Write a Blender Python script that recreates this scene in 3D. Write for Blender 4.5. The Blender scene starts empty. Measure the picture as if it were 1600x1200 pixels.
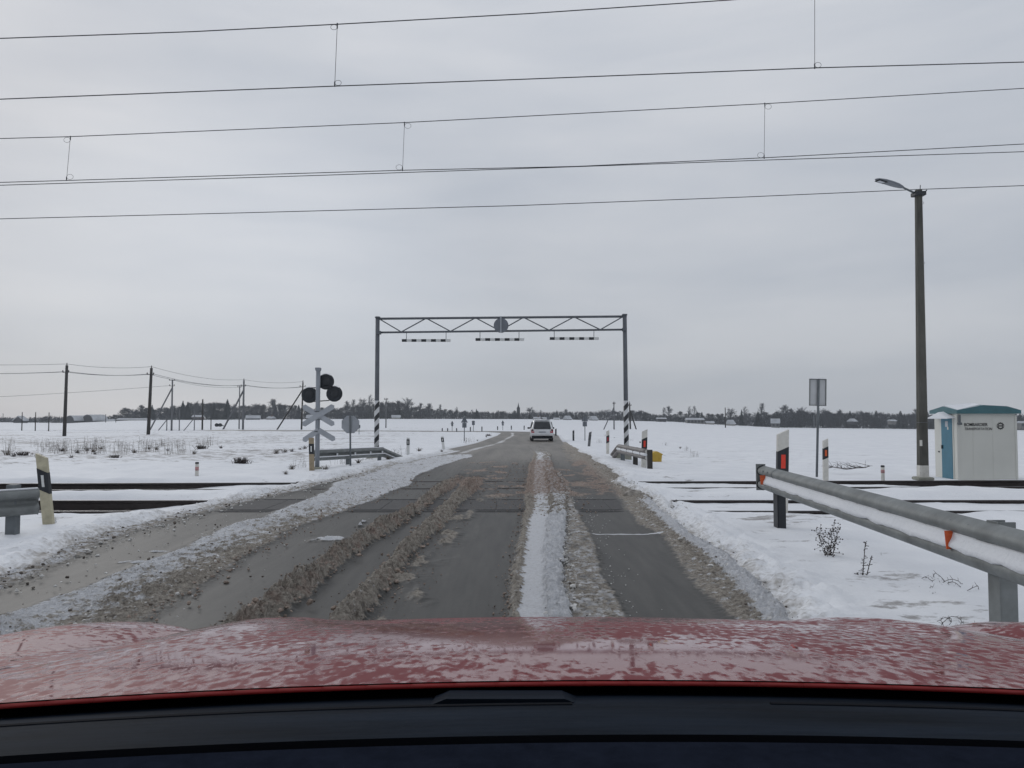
import bpy, math, random
import numpy as np
from mathutils import Vector, Matrix
PI = math.pi
random.seed(7); RNG = np.random.RandomState(11)
S = bpy.context.scene; C = S.collection

# ------------------------------------------------------------------ camera
CH = 1.45; F = 1200.0; TH = math.atan(52/1200.0)
cam = bpy.data.cameras.new("camera"); cam.lens = 27.0; cam.sensor_width = 36.0
cam.clip_start = 0.02; cam.clip_end = 9000
co = bpy.data.objects.new("camera", cam); C.objects.link(co)
co.location = (0, 0, CH); co.rotation_euler = (PI/2+TH, 0, 0); S.camera = co

# ------------------------------------------------------------------ sky and sun (overcast)
SUN_EL, SUN_AZ = math.radians(24), math.radians(-35)
W = bpy.data.worlds.new("World"); S.world = W; W.use_nodes = True
def build_world():
    nt = W.node_tree; N = nt.nodes; L = nt.links; N.clear()
    out = N.new('ShaderNodeOutputWorld')
    bg1 = N.new('ShaderNodeBackground'); bg2 = N.new('ShaderNodeBackground')
    sky = N.new('ShaderNodeTexSky'); sky.sky_type = 'NISHITA'; sky.sun_disc = False
    sky.sun_elevation = SUN_EL; sky.sun_rotation = SUN_AZ
    L.new(sky.outputs[0], bg1.inputs[0]); bg1.inputs[1].default_value = 0.06
    tc = N.new('ShaderNodeTexCoord'); sp = N.new('ShaderNodeSeparateXYZ'); L.new(tc.outputs['Generated'], sp.inputs[0])
    mp = N.new('ShaderNodeMapping'); mp.inputs['Scale'].default_value = (1.0, 1.0, 5.0); mp.inputs['Location'].default_value = (3.1, .7, .35)
    L.new(tc.outputs['Generated'], mp.inputs[0])
    n1 = N.new('ShaderNodeTexNoise'); n1.inputs['Scale'].default_value = 2.1; n1.inputs['Detail'].default_value = 6; n1.inputs['Roughness'].default_value = .5
    n1.inputs['Distortion'].default_value = .25
    L.new(mp.outputs[0], n1.inputs['Vector'])
    cr = N.new('ShaderNodeValToRGB'); e = cr.color_ramp.elements
    e[0].position = .33; e[0].color = (.46, .495, .555, 1); e[1].position = .68; e[1].color = (.585, .605, .645, 1)
    L.new(n1.outputs['Fac'], cr.inputs[0])
    # an overcast sky is brighter overhead; a paler break low on the left
    g = N.new('ShaderNodeMapRange'); g.inputs['From Min'].default_value = 0.0; g.inputs['From Max'].default_value = 1.0
    g.inputs['To Min'].default_value = .99; g.inputs['To Max'].default_value = 1.30
    L.new(sp.outputs[2], g.inputs[0])
    mx = N.new('ShaderNodeMix'); mx.data_type = 'RGBA'; mx.blend_type = 'MULTIPLY'; mx.inputs[0].default_value = 1
    L.new(cr.outputs[0], mx.inputs[6]); L.new(g.outputs[0], mx.inputs[7])
    # break in the cloud
    brk = N.new('ShaderNodeVectorMath'); brk.operation = 'DOT_PRODUCT'
    d = Vector((-.36, 1, .07)).normalized(); brk.inputs[1].default_value = d
    L.new(tc.outputs['Generated'], brk.inputs[0])
    br = N.new('ShaderNodeMapRange'); br.interpolation_type = 'SMOOTHSTEP'
    br.inputs['From Min'].default_value = .93; br.inputs['From Max'].default_value = 1.0
    br.inputs['To Min'].default_value = 0; br.inputs['To Max'].default_value = .13
    L.new(brk.outputs['Value'], br.inputs[0])
    ad = N.new('ShaderNodeMix'); ad.data_type = 'RGBA'; ad.blend_type = 'ADD'; ad.inputs[0].default_value = 1
    cb = N.new('ShaderNodeCombineColor'); L.new(br.outputs[0], cb.inputs[0]); L.new(br.outputs[0], cb.inputs[1]); L.new(br.outputs[0], cb.inputs[2])
    L.new(mx.outputs[2], ad.inputs[6]); L.new(cb.outputs[0], ad.inputs[7])
    L.new(ad.outputs[2], bg2.inputs[0]); bg2.inputs[1].default_value = 1.0
    ms = N.new('ShaderNodeMixShader'); ms.inputs[0].default_value = .93
    L.new(bg1.outputs[0], ms.inputs[1]); L.new(bg2.outputs[0], ms.inputs[2]); L.new(ms.outputs[0], out.inputs[0])
build_world()
sl = bpy.data.lights.new("sun", 'SUN'); sl.energy = 0.55; sl.angle = math.radians(25); sl.color = (1, .97, .93)
so = bpy.data.objects.new("sun", sl); C.objects.link(so)
so.rotation_euler = (PI/2-SUN_EL, 0, PI-SUN_AZ+0.0)
S.view_settings.view_transform = 'Standard'; S.view_settings.look = 'None'
S.view_settings.exposure = 0.0; S.view_settings.gamma = 1.0; S.view_settings.use_curve_mapping = False
S.cycles.max_bounces = 6; S.cycles.transparent_max_bounces = 8

# ------------------------------------------------------------------ helpers
def ss(x, a, b):
    t = np.clip((np.asarray(x, float)-a)/(b-a), 0, 1); return t*t*(3-2*t)
_perm = RNG.permutation(512); _gr = RNG.rand(512)*2*PI
def pnoise(x, y):
    xi = np.floor(x).astype(int); yi = np.floor(y).astype(int); xf = x-xi; yf = y-yi
    u = xf*xf*xf*(xf*(xf*6-15)+10); v = yf*yf*yf*(yf*(yf*6-15)+10)
    def g(ix, iy, dx, dy):
        h = _gr[_perm[(_perm[ix & 511]+iy) & 511]]; return np.cos(h)*dx+np.sin(h)*dy
    a = g(xi, yi, xf, yf); b = g(xi+1, yi, xf-1, yf); c = g(xi, yi+1, xf, yf-1); d = g(xi+1, yi+1, xf-1, yf-1)
    return ((a+(b-a)*u)+((c+(d-c)*u)-(a+(b-a)*u))*v)*1.4
def fbm(x, y, o=4, g=.5):
    s = 0; a = 1; t = 0
    for i in range(o):
        s = s+a*pnoise(x*2**i+17.3*i, y*2**i-9.1*i); t += a; a *= g
    return s/t
def billow(x, y, o=3):
    s = 0; a = 1; t = 0
    for i in range(o):
        s = s+a*(1-np.abs(pnoise(x*2**i+5.7*i, y*2**i+3.3*i))*2); t += a; a *= .5
    return s/t

BASE_PX = [-900, -400, 0, 100, 200, 400, 600, 850, 950, 1050, 1130, 1220, 1400, 1600, 2000, 2600]
BASE_PY = [664, 662, 660, 661, 656.5, 655.5, 654.5, 655, 657, 659, 664, 668, 670, 672, 673, 673]
DT = 420.0
def ctr(y): return np.interp(y, [-10, 5, 12, 18, 26, 38, 57, 75, 86], [-1.3, -1.3, -1.1, -1.05, -.7, -.15, .8, 1.6, 1.6])
def terrain(x, y):
    x = np.asarray(x, float); y = np.asarray(y, float)
    ym = np.maximum(y, 20); px = 800+1200*x/ym
    zf = CH-(np.interp(px, BASE_PX, BASE_PY)-652)*DT/1200
    mid = -.36*ss(y, 28, 58)
    t = np.clip((y-58)/(DT-58), 0, 1); t2 = t*t*(3-2*t)*.6+t*.4
    z = mid*(1-t2)+zf*t2*(y > 58)
    sh = ss(np.abs(x-ctr(y)), 3.5, 6.0)*ss(y, 19, 24)*(1-ss(y, 60, 90))
    return z-.2*sh
def gz(x, y): return float(terrain(x, y))
def ray(px, py):
    u = (px-800)/F; v = (600-py)/F
    d = Vector((u, math.cos(TH)-v*math.sin(TH), math.sin(TH)+v*math.cos(TH))); return d/d.y
def P(px, py, D):
    d = ray(px, py); return Vector((d.x*D, D, CH+d.z*D))
def G(px, py, dmax=DT):
    d = ray(px, py); D = 3.0
    while D < dmax:
        if CH+d.z*D < gz(d.x*D, D): break
        D *= 1.004
    return Vector((d.x*D, D, gz(d.x*D, D)))

# ------------------------------------------------------------------ materials
def newmat(name):
    m = bpy.data.materials.new(name); m.use_nodes = True
    nt = m.node_tree; return m, nt, nt.nodes, nt.links, nt.nodes['Principled BSDF']
def mat(name, col, rough=.6, metal=0.0, var=.15, scale=8.0, bump=.1, spec=.5, bscale=None, coat=0, stretch=None, emis=None):
    m, nt, N, L, B = newmat(name)
    B.inputs['Roughness'].default_value = rough; B.inputs['Metallic'].default_value = metal
    B.inputs['Specular IOR Level'].default_value = spec; B.inputs['Coat Weight'].default_value = coat
    tc = N.new('ShaderNodeTexCoord'); mp = N.new('ShaderNodeMapping'); L.new(tc.outputs['Object'], mp.inputs[0])
    if stretch: mp.inputs['Scale'].default_value = stretch
    n = N.new('ShaderNodeTexNoise'); n.inputs['Scale'].default_value = scale; n.inputs['Detail'].default_value = 5
    n.inputs['Roughness'].default_value = .65; L.new(mp.outputs[0], n.inputs['Vector'])
    cr = N.new('ShaderNodeValToRGB'); e = cr.color_ramp.elements
    e[0].position = .3; e[1].position = .7
    e[0].color = tuple(max(0, c*(1-var)) for c in col)+(1,); e[1].color = tuple(min(1, c*(1+var)) for c in col)+(1,)
    L.new(n.outputs['Fac'], cr.inputs[0]); L.new(cr.outputs[0], B.inputs['Base Color'])
    if bump:
        n2 = N.new('ShaderNodeTexNoise'); n2.inputs['Scale'].default_value = bscale or scale*4; n2.inputs['Detail'].default_value = 4
        L.new(mp.outputs[0], n2.inputs['Vector'])
        b = N.new('ShaderNodeBump'); b.inputs['Strength'].default_value = bump; b.inputs['Distance'].default_value = .02
        L.new(n2.outputs['Fac'], b.inputs['Height']); L.new(b.outputs[0], B.inputs['Normal'])
    return m
M = {}
M['galv'] = mat('galvanised_steel', (.18, .192, .19), .6, .25, .28, 4, .06)
M['galvd'] = mat('dull_steel', (.13, .145, .155), .6, .2, .2, 6, .05)
M['steelmast'] = mat('grey_painted_mast', (.25, .27, .30), .55, .1, .1, 5, .03)
M['truss'] = mat('dark_painted_steel', (.105, .115, .13), .6, .1, .15, 5, .03)
M['signback'] = mat('sign_back_aluminium', (.36, .38, .41), .5, .3, .12, 4, .02)
M['signbackd'] = mat('sign_back_dull', (.16, .175, .2), .6, .2, .12, 4, .02)
M['black'] = mat('black_paint', (.014, .017, .022), .55, 0, .3, 9, .05)
M['dark'] = mat('dark_disc', (.012, .016, .022), .6, 0, .2, 6, .03)
M['white'] = mat('white_paint', (.62, .63, .62), .5, 0, .08, 7, .03)
M['whiteplastic'] = mat('grimy_white_plastic', (.60, .585, .54), .5, 0, .14, 9, .05)
M['yellowed'] = mat('yellowed_plastic', (.44, .405, .29), .55, 0, .22, 9, .08)
M['tanned'] = mat('stained_tan_plastic', (.30, .24, .16), .6, 0, .25, 6, .08)
M['greyplastic'] = mat('grey_plastic', (.12, .125, .13), .6, 0, .2, 9, .05)
M['redref'] = mat('red_reflector', (.72, .045, .02), .35, 0, .12, 30, .05)
M['orange'] = mat('orange_reflector', (.62, .10, .02), .4, 0, .15, 30, .05)
M['concrete'] = mat('weathered_concrete', (.085, .083, .072), .9, 0, .4, 3, .35, stretch=(1, 1, .35), bscale=30)
M['concretel'] = mat('pale_concrete', (.27, .27, .23), .9, 0, .15, 5, .2)
M['wood'] = mat('dark_wood_pole', (.045, .042, .040), .9, 0, .3, 3, .2, stretch=(4, 4, .3))
M['woodg'] = mat('grey_pole', (.15, .155, .165), .9, 0, .2, 3, .2, stretch=(4, 4, .3))
M['rail'] = mat('rusty_rail', (.032, .025, .024), .75, .2, .35, 6, .15)
M['railtop'] = mat('worn_rail_head', (.10, .10, .105), .35, .8, .2, 6, .02)
M['sleeper'] = mat('dark_sleeper', (.045, .036, .034), .9, 0, .4, 5, .3)
M['rubber'] = mat('rubber_panel', (.052, .051, .052), .8, 0, .3, 12, .3, bscale=40)
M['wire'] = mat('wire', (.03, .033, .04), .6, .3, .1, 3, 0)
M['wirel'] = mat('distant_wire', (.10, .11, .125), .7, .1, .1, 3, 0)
M['wall'] = mat('cabinet_wall', (.60, .60, .555), .6, 0, .045, 1.2, .03)
M['teal'] = mat('teal_paint', (.045, .135, .155), .5, 0, .12, 5, .04)
M['tealdoor'] = mat('teal_door_paint', (.035, .155, .225), .5, 0, .10, 4, .04)
M['letter'] = mat('black_lettering', (.018, .018, .02), .6, 0, .1, 5, 0)
M['letterg'] = mat('grey_lettering', (.06, .06, .06), .6, 0, .1, 5, 0)
M['yellow'] = mat('yellow_plastic_box', (.50, .33, .045), .5, 0, .12, 5, .08)
M['bark'] = mat('bark', (.060, .056, .056), .95, 0, .25, 2, .2)
M['twig'] = mat('twigs', (.050, .051, .060), .95, 0, .25, .5, 0)
M['twigl'] = mat('pale_twigs', (.072, .072, .080), .95, 0, .2, .5, 0)
M['needle'] = mat('dark_needles', (.020, .028, .032), .95, 0, .35, .6, 0)
M['scrub'] = mat('scrub_twigs', (.032, .034, .041), .95, 0, .35, .15, 0)
M['weed'] = mat('dry_weed', (.10, .080, .062), .95, 0, .35, 8, 0)
M['weedd'] = mat('dark_dry_weed', (.045, .035, .032), .95, 0, .35, 8, 0)
M['housew'] = mat('grey_house_wall', (.15, .145, .14), .9, 0, .3, .6, .1)
M['houseb'] = mat('dark_barn_wall', (.045, .045, .05), .9, 0, .3, .6, .1)
M['housep'] = mat('pale_house_wall', (.33, .32, .30), .9, 0, .2, .6, .1)
M['houser'] = mat('reddish_house_wall', (.11, .065, .055), .9, 0, .3, .6, .1)
M['pane'] = mat('dark_window_pane', (.02, .025, .03), .15, 0, .1, 4, 0)
M['tyre'] = mat('tyre_rubber', (.015, .015, .016), .85, 0, .2, 12, .1)
M['rim'] = mat('wheel_rim', (.25, .25, .26), .4, .7, .1, 5, 0)
M['carwhite'] = mat('salt_grimed_white_paint', (.62, .635, .65), .3, 0, .10, 3, .02, coat=.6)
M['carglass'] = mat('tinted_car_glass', (.012, .016, .022), .08, 0, .1, 3, 0)
M['blacktrim'] = mat('black_car_trim', (.006, .007, .010), .8, 0, .2, 6, .04, spec=.05)
M['tail'] = mat('red_lamp_glass', (.38, .02, .035), .2, 0, .12, 20, 0, coat=.5)
M['dash'] = mat('soft_dark_dashboard', (.012, .015, .024), .95, 0, .2, 60, .08, spec=.0)
M['cowl'] = mat('smeared_black_glass_edge', (.008, .012, .019), .6, 0, .5, 4, .04, spec=.015, stretch=(1, 5, 5))
M['insul'] = mat('insulator', (.05, .04, .04), .4, 0, .1, 5, 0)
M['lens'] = mat('lamp_glass', (.45, .47, .5), .2, 0, .1, 5, 0)
M['lampcase'] = mat('lamp_casing', (.19, .205, .23), .5, .3, .1, 5, 0)
M['slat'] = mat('pale_fence_slats', (.33, .31, .30), .8, 0, .1, 5, 0)

def snow_material(name, dirt=False, bumpk=1.0):
    m, nt, N, L, B = newmat(name)
    B.inputs['Roughness'].default_value = .75; B.inputs['Specular IOR Level'].default_value = .25
    geo = N.new('ShaderNodeNewGeometry')
    n1 = N.new('ShaderNodeTexNoise'); n1.inputs['Scale'].default_value = 1.3; n1.inputs['Detail'].default_value = 6
    L.new(geo.outputs['Position'], n1.inputs['Vector'])
    n2 = N.new('ShaderNodeTexNoise'); n2.inputs['Scale'].default_value = 22; n2.inputs['Detail'].default_value = 4
    L.new(geo.outputs['Position'], n2.inputs['Vector'])
    cr = N.new('ShaderNodeValToRGB'); e = cr.color_ramp.elements
    e[0].position = .25; e[0].color = (.70, .715, .745, 1); e[1].position = .7; e[1].color = (.80, .81, .83, 1)
    L.new(n1.outputs['Fac'], cr.inputs[0]); col = cr.outputs[0]
    if dirt:
        at = N.new('ShaderNodeAttribute'); at.attribute_name = 'dirt'
        ad = N.new('ShaderNodeMath'); ad.operation = 'MULTIPLY_ADD'; L.new(n2.outputs['Fac'], ad.inputs[0]); ad.inputs[1].default_value = .9; ad.inputs[2].default_value = -.45
        su = N.new('ShaderNodeMath'); su.operation = 'ADD'; L.new(ad.outputs[0], su.inputs[0]); L.new(at.outputs['Fac'], su.inputs[1])
        mr = N.new('ShaderNodeMapRange'); mr.interpolation_type = 'SMOOTHSTEP'; L.new(su.outputs[0], mr.inputs[0])
        mr.inputs['From Min'].default_value = .15; mr.inputs['From Max'].default_value = .9
        mx = N.new('ShaderNodeMix'); mx.data_type = 'RGBA'; L.new(mr.outputs[0], mx.inputs[0]); L.new(col, mx.inputs[6]); mx.inputs[7].default_value = (.24, .215, .185, 1)
        col = mx.outputs[2]
        # grass and earth showing through the thin cover
        ag = N.new('ShaderNodeAttribute'); ag.attribute_name = 'thin'
        n3 = N.new('ShaderNodeTexNoise'); n3.inputs['Scale'].default_value = 5.5; n3.inputs['Detail'].default_value = 7; n3.inputs['Roughness'].default_value = .72
        mp = N.new('ShaderNodeMapping'); mp.inputs['Scale'].default_value = (.30, .50, 1); L.new(geo.outputs['Position'], mp.inputs[0]); L.new(mp.outputs[0], n3.inputs['Vector'])
        s2 = N.new('ShaderNodeMath'); s2.operation = 'MULTIPLY_ADD'; L.new(ag.outputs['Fac'], s2.inputs[0]); s2.inputs[1].default_value = .22; L.new(n3.outputs['Fac'], s2.inputs[2])
        m2 = N.new('ShaderNodeMapRange'); m2.interpolation_type = 'SMOOTHSTEP'; L.new(s2.outputs[0], m2.inputs[0]); m2.inputs['From Min'].default_value = .70; m2.inputs['From Max'].default_value = .80
        m2.inputs['To Max'].default_value = .75
        mx2 = N.new('ShaderNodeMix'); mx2.data_type = 'RGBA'; L.new(m2.outputs[0], mx2.inputs[0]); L.new(col, mx2.inputs[6]); mx2.inputs[7].default_value = (.17, .15, .135, 1)
        col = mx2.outputs[2]
    L.new(col, B.inputs['Base Color'])
    b = N.new('ShaderNodeBump'); b.inputs['Strength'].default_value = .35*bumpk; b.inputs['Distance'].default_value = .03
    L.new(n2.outputs['Fac'], b.inputs['Height']); L.new(b.outputs[0], B.inputs['Normal'])
    return m
M['snow'] = snow_material('snow'); M['fieldsnow'] = snow_material('field_snow', True)

def road_material():
    m, nt, N, L, B = newmat('slushy_asphalt')
    geo = N.new('ShaderNodeNewGeometry')
    def noise(sc, det=5, r=.6, vec=None, scl=None):
        n = N.new('ShaderNodeTexNoise'); n.inputs['Scale'].default_value = sc; n.inputs['Detail'].default_value = det; n.inputs['Roughness'].default_value = r
        if scl:
            mp = N.new('ShaderNodeMapping'); mp.inputs['Scale'].default_value = scl; L.new(geo.outputs['Position'], mp.inputs[0]); L.new(mp.outputs[0], n.inputs['Vector'])
        else: L.new(geo.outputs['Position'], n.inputs['Vector'])
        return n.outputs['Fac']
    def attr(n):
        a = N.new('ShaderNodeAttribute'); a.attribute_name = n; return a.outputs['Fac']
    def ramp(f, p0, c0, p1, c1):
        cr = N.new('ShaderNodeValToRGB'); e = cr.color_ramp.elements; e[0].position = p0; e[0].color = c0+(1,); e[1].position = p1; e[1].color = c1+(1,)
        L.new(f, cr.inputs[0]); return cr.outputs[0]
    def mix(f, a, b):
        x = N.new('ShaderNodeMix'); x.data_type = 'RGBA'
        L.new(f, x.inputs[0])
        for s, i in ((a, 6), (b, 7)):
            if isinstance(s, tuple): x.inputs[i].default_value = s+(1,)
            else: L.new(s, x.inputs[i])
        return x.outputs[2]
    def thr(a, k, n, lo, hi):
        x = N.new('ShaderNodeMath'); x.operation = 'MULTIPLY_ADD'; L.new(n, x.inputs[0]); x.inputs[1].default_value = k; x.inputs[2].default_value = -k/2
        y = N.new('ShaderNodeMath'); y.operation = 'ADD'; L.new(a, y.inputs[0]); L.new(x.outputs[0], y.inputs[1])
        r = N.new('ShaderNodeMapRange'); r.interpolation_type = 'SMOOTHSTEP'; L.new(y.outputs[0], r.inputs[0]); r.inputs['From Min'].default_value = lo; r.inputs['From Max'].default_value = hi
        return r.outputs[0]
    nf = noise(60, 4, .7); nm = noise(13, 7, .72); ns = noise(3, 5, .6, scl=(3.0, .28, 1)); nst = noise(9, 6, .7, scl=(2.0, .35, 1))
    asp = ramp(ns, .3, (.038, .037, .034), .72, (.070, .067, .061))
    nsp = noise(38, 3, .8)
    film = thr(attr('film'), 1.1, nst, .25, 1.25)
    asp = mix(film, asp, (.24, .218, .19))
    # slush: dirty brown to white, clumpy; dark browns also paint shade between lumps
    nb = noise(21, 6, .8)
    br = ramp(nb, .34, (.125, .107, .090), .62, (.50, .455, .395))
    wh = ramp(nb, .3, (.60, .60, .60), .5, (.77, .78, .81))
    sl = mix(thr(attr('dirt'), 1.5, nm, .36, .62), wh, br)
    rd = thr(attr('red'), .7, nm, .3, .8); sl = mix(rd, sl, ramp(nb, .34, (.135, .092, .075), .62, (.45, .34, .285)))
    cov = thr(attr('cov'), .75, nm, .35, .62)
    col = mix(cov, asp, sl)
    # grit scattered through the slush
    gr = N.new('ShaderNodeMapRange'); L.new(nsp, gr.inputs[0]); gr.inputs['From Min'].default_value = .60; gr.inputs['From Max'].default_value = .68; gr.inputs['To Max'].default_value = .7
    gm = N.new('ShaderNodeMath'); gm.operation = 'MULTIPLY'; L.new(gr.outputs[0], gm.inputs[0]); L.new(thr(attr('dirt'), .5, nm, .1, .6), gm.inputs[1])
    col = mix(gm.outputs[0], col, (.075, .06, .05))
    L.new(col, B.inputs['Base Color'])
    rr = N.new('ShaderNodeMapRange'); L.new(cov, rr.inputs[0]); rr.inputs['To Min'].default_value = .55; rr.inputs['To Max'].default_value = .85
    L.new(rr.outputs[0], B.inputs['Roughness'])
    B.inputs['Specular IOR Level'].default_value = .28
    hb = N.new('ShaderNodeMath'); hb.operation = 'MULTIPLY_ADD'; L.new(nm, hb.inputs[0]); hb.inputs[1].default_value = 2.2; L.new(nf, hb.inputs[2])
    b = N.new('ShaderNodeBump'); b.inputs['Distance'].default_value = .028; L.new(hb.outputs[0], b.inputs['Height'])
    bs = N.new('ShaderNodeMapRange'); L.new(cov, bs.inputs[0]); bs.inputs['To Min'].default_value = .08; bs.inputs['To Max'].default_value = 1.0
    L.new(bs.outputs[0], b.inputs['Strength']); L.new(b.outputs[0], B.inputs['Normal'])
    return m
M['road'] = road_material()

def red_paint():
    m, nt, N, L, B = newmat('wet_red_car_paint')
    tc = N.new('ShaderNodeTexCoord')
    def noise(sc, det, scl, dist=0):
        mp = N.new('ShaderNodeMapping'); mp.inputs['Scale'].default_value = scl; L.new(tc.outputs['Object'], mp.inputs[0])
        n = N.new('ShaderNodeTexNoise'); n.inputs['Scale'].default_value = sc; n.inputs['Detail'].default_value = det; n.inputs['Distortion'].default_value = dist
        L.new(mp.outputs[0], n.inputs['Vector']); return n.outputs['Fac']
    drops = noise(95, 4, (1, .5, 1), .3); patches = noise(3.5, 5, (1, .9, 1))
    a = N.new('ShaderNodeMath'); a.operation = 'MULTIPLY_ADD'; L.new(patches, a.inputs[0]); a.inputs[1].default_value = 1.0; L.new(drops, a.inputs[2])
    # film of melting frost between bare wet paint
    mr = N.new('ShaderNodeMapRange'); mr.interpolation_type = 'SMOOTHSTEP'; L.new(a.outputs[0], mr.inputs[0])
    mr.inputs['From Min'].default_value = .92; mr.inputs['From Max'].default_value = 1.12
    cr = N.new('ShaderNodeMix'); cr.data_type = 'RGBA'; L.new(mr.outputs[0], cr.inputs[0]); cr.inputs[6].default_value = (.21, .036, .038, 1); cr.inputs[7].default_value = (.15, .009, .012, 1)
    L.new(cr.outputs[2], B.inputs['Base Color'])
    rr = N.new('ShaderNodeMapRange'); L.new(mr.outputs[0], rr.inputs[0]); rr.inputs['To Min'].default_value = .06; rr.inputs['To Max'].default_value = .5
    L.new(rr.outputs[0], B.inputs['Roughness'])
    B.inputs['Coat Weight'].default_value = 1.0; B.inputs['Coat IOR'].default_value = 1.45; B.inputs['Specular IOR Level'].default_value = .12
    cw = N.new('ShaderNodeMapRange'); L.new(mr.outputs[0], cw.inputs[0]); cw.inputs['To Min'].default_value = .42; cw.inputs['To Max'].default_value = .06
    L.new(cw.outputs[0], B.inputs['Coat Weight'])
    rr2 = N.new('ShaderNodeMapRange'); L.new(mr.outputs[0], rr2.inputs[0]); rr2.inputs['To Min'].default_value = .05; rr2.inputs['To Max'].default_value = .3
    L.new(rr2.outputs[0], B.inputs['Coat Roughness'])
    b = N.new('ShaderNodeBump'); b.inputs['Strength'].default_value = .15; b.inputs['Distance'].default_value = .002; L.new(mr.outputs[0], b.inputs['Height'])
    L.new(b.outputs[0], B.inputs['Normal']); L.new(b.outputs[0], B.inputs['Coat Normal'])
    return m
M['red'] = red_paint()

def stripe_mat():
    m, nt, N, L, B = newmat('diagonal_black_white_paint'); B.inputs['Roughness'].default_value = .55
    tc = N.new('ShaderNodeTexCoord'); sp = N.new('ShaderNodeSeparateXYZ'); L.new(tc.outputs['Object'], sp.inputs[0])
    a = N.new('ShaderNodeMath'); a.operation = 'MULTIPLY_ADD'; L.new(sp.outputs[0], a.inputs[0]); a.inputs[1].default_value = -1.1; L.new(sp.outputs[2], a.inputs[2])
    b = N.new('ShaderNodeMath'); b.operation = 'DIVIDE'; L.new(a.outputs[0], b.inputs[0]); b.inputs[1].default_value = .385
    c = N.new('ShaderNodeMath'); c.operation = 'FRACT'; L.new(b.outputs[0], c.inputs[0])
    d = N.new('ShaderNodeMath'); d.operation = 'GREATER_THAN'; L.new(c.outputs[0], d.inputs[0]); d.inputs[1].default_value = .5
    x = N.new('ShaderNodeMix'); x.data_type = 'RGBA'; L.new(d.outputs[0], x.inputs[0]); x.inputs[6].default_value = (.55, .56, .57, 1); x.inputs[7].default_value = (.015, .016, .02, 1)
    L.new(x.outputs[2], B.inputs['Base Color']); return m
M['stripe'] = stripe_mat()

# ------------------------------------------------------------------ mesh builder
class MB:
    def __init__(s): s.v = []; s.f = []
    def add(s, vs, fs):
        o = len(s.v); s.v += [tuple(v) for v in vs]; s.f += [tuple(i+o for i in f) for f in fs]; return s
    def box(s, c, d, rot=None, bev=0.0, taper=1.0):
        hx, hy, hz = d[0]/2, d[1]/2, d[2]/2
        vs = []
        if bev <= 0:
            for z in (-hz, hz):
                k = taper if z > 0 else 1
                for x, y in ((-hx, -hy), (hx, -hy), (hx, hy), (-hx, hy)): vs.append(Vector((x*k, y*k, z)))
            n = 4
        else:
            n = 8
            for z, i in ((-hz, bev), (-hz+bev, 0), (hz-bev, 0), (hz, bev)):
                k = 1+(taper-1)*(z+hz)/(2*hz); X = (hx-i)*k; Y = (hy-i)*k; b = bev*.7
                for x, y in ((-X+b, -Y), (X-b, -Y), (X, -Y+b), (X, Y-b), (X-b, Y), (-X+b, Y), (-X, Y-b), (-X, -Y+b)): vs.append(Vector((x, y, z)))
        r = len(vs)//n
        fs = [tuple(range(n))[::-1], tuple(range((r-1)*n, r*n))]
        for k in range(r-1):
            for i in range(n): fs.append((k*n+i, k*n+(i+1) % n, (k+1)*n+(i+1) % n, (k+1)*n+i))
        if rot is not None: vs = [rot @ v for v in vs]
        return s.add([v+Vector(c) for v in vs], fs)
    def tube(s, a, b, r0, r1=None, n=8, cap=True):
        a = Vector(a); b = Vector(b); r1 = r0 if r1 is None else r1
        d = (b-a).normalized(); u = d.cross(Vector((0, 0, 1)) if abs(d.z) < .9 else Vector((0, 1, 0))).normalized(); w = d.cross(u)
        vs = [p+(u*math.cos(2*PI*i/n)+w*math.sin(2*PI*i/n))*r for p, r in ((a, r0), (b, r1)) for i in range(n)]
        fs = [(i, (i+1) % n, n+(i+1) % n, n+i) for i in range(n)]
        if cap: fs += [tuple(range(n))[::-1], tuple(range(n, 2*n))]
        return s.add(vs, fs)
    def path(s, pts, r, n=6):
        for a, b in zip(pts[:-1], pts[1:]): s.tube(a, b, r, n=n)
        return s
    def prism(s, poly, axis_a, axis_b, org, depth_vec):
        """polygon (a,b) pairs in plane axis_a/axis_b at org, extruded along depth_vec"""
        A = Vector(axis_a); Bv = Vector(axis_b); O = Vector(org); Dv = Vector(depth_vec); n = len(poly)
        vs = [O+A*p[0]+Bv*p[1] for p in poly]+[O+A*p[0]+Bv*p[1]+Dv for p in poly]
        fs = [tuple(range(n)), tuple(range(n, 2*n))[::-1]]+[(i, n+i, n+(i+1) % n, (i+1) % n) for i in range(n)]
        return s.add(vs, fs)
    def lathe(s, prof, c, ax=Vector((0, 0, 1)), n=20):
        ax = Vector(ax).normalized(); u = ax.cross(Vector((0, 0, 1)) if abs(ax.z) < .9 else Vector((1, 0, 0))).normalized(); w = ax.cross(u); c = Vector(c)
        vs = [c+ax*h+(u*math.cos(2*PI*i/n)+w*math.sin(2*PI*i/n))*r for r, h in prof for i in range(n)]
        fs = []
        for k in range(len(prof)-1):
            for i in range(n): fs.append((k*n+i, k*n+(i+1) % n, (k+1)*n+(i+1) % n, (k+1)*n+i))
        fs += [tuple(range(n))[::-1], tuple(range((len(prof)-1)*n, len(prof)*n))]
        return s.add(vs, fs)
    def build(s, name, m, parent=None, smooth=False, fixn=True):
        me = bpy.data.meshes.new(name); me.from_pydata(s.v, [], s.f); me.materials.append(M[m] if isinstance(m, str) else m)
        if fixn and len(s.v) < 20000:
            import bmesh
            bm = bmesh.new(); bm.from_mesh(me); bmesh.ops.recalc_face_normals(bm, faces=bm.faces); bm.to_mesh(me); bm.free()
        me.update()
        o = bpy.data.objects.new(name, me); C.objects.link(o)
        if parent: o.parent = parent
        if smooth: me.shade_smooth()
        return o
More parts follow.
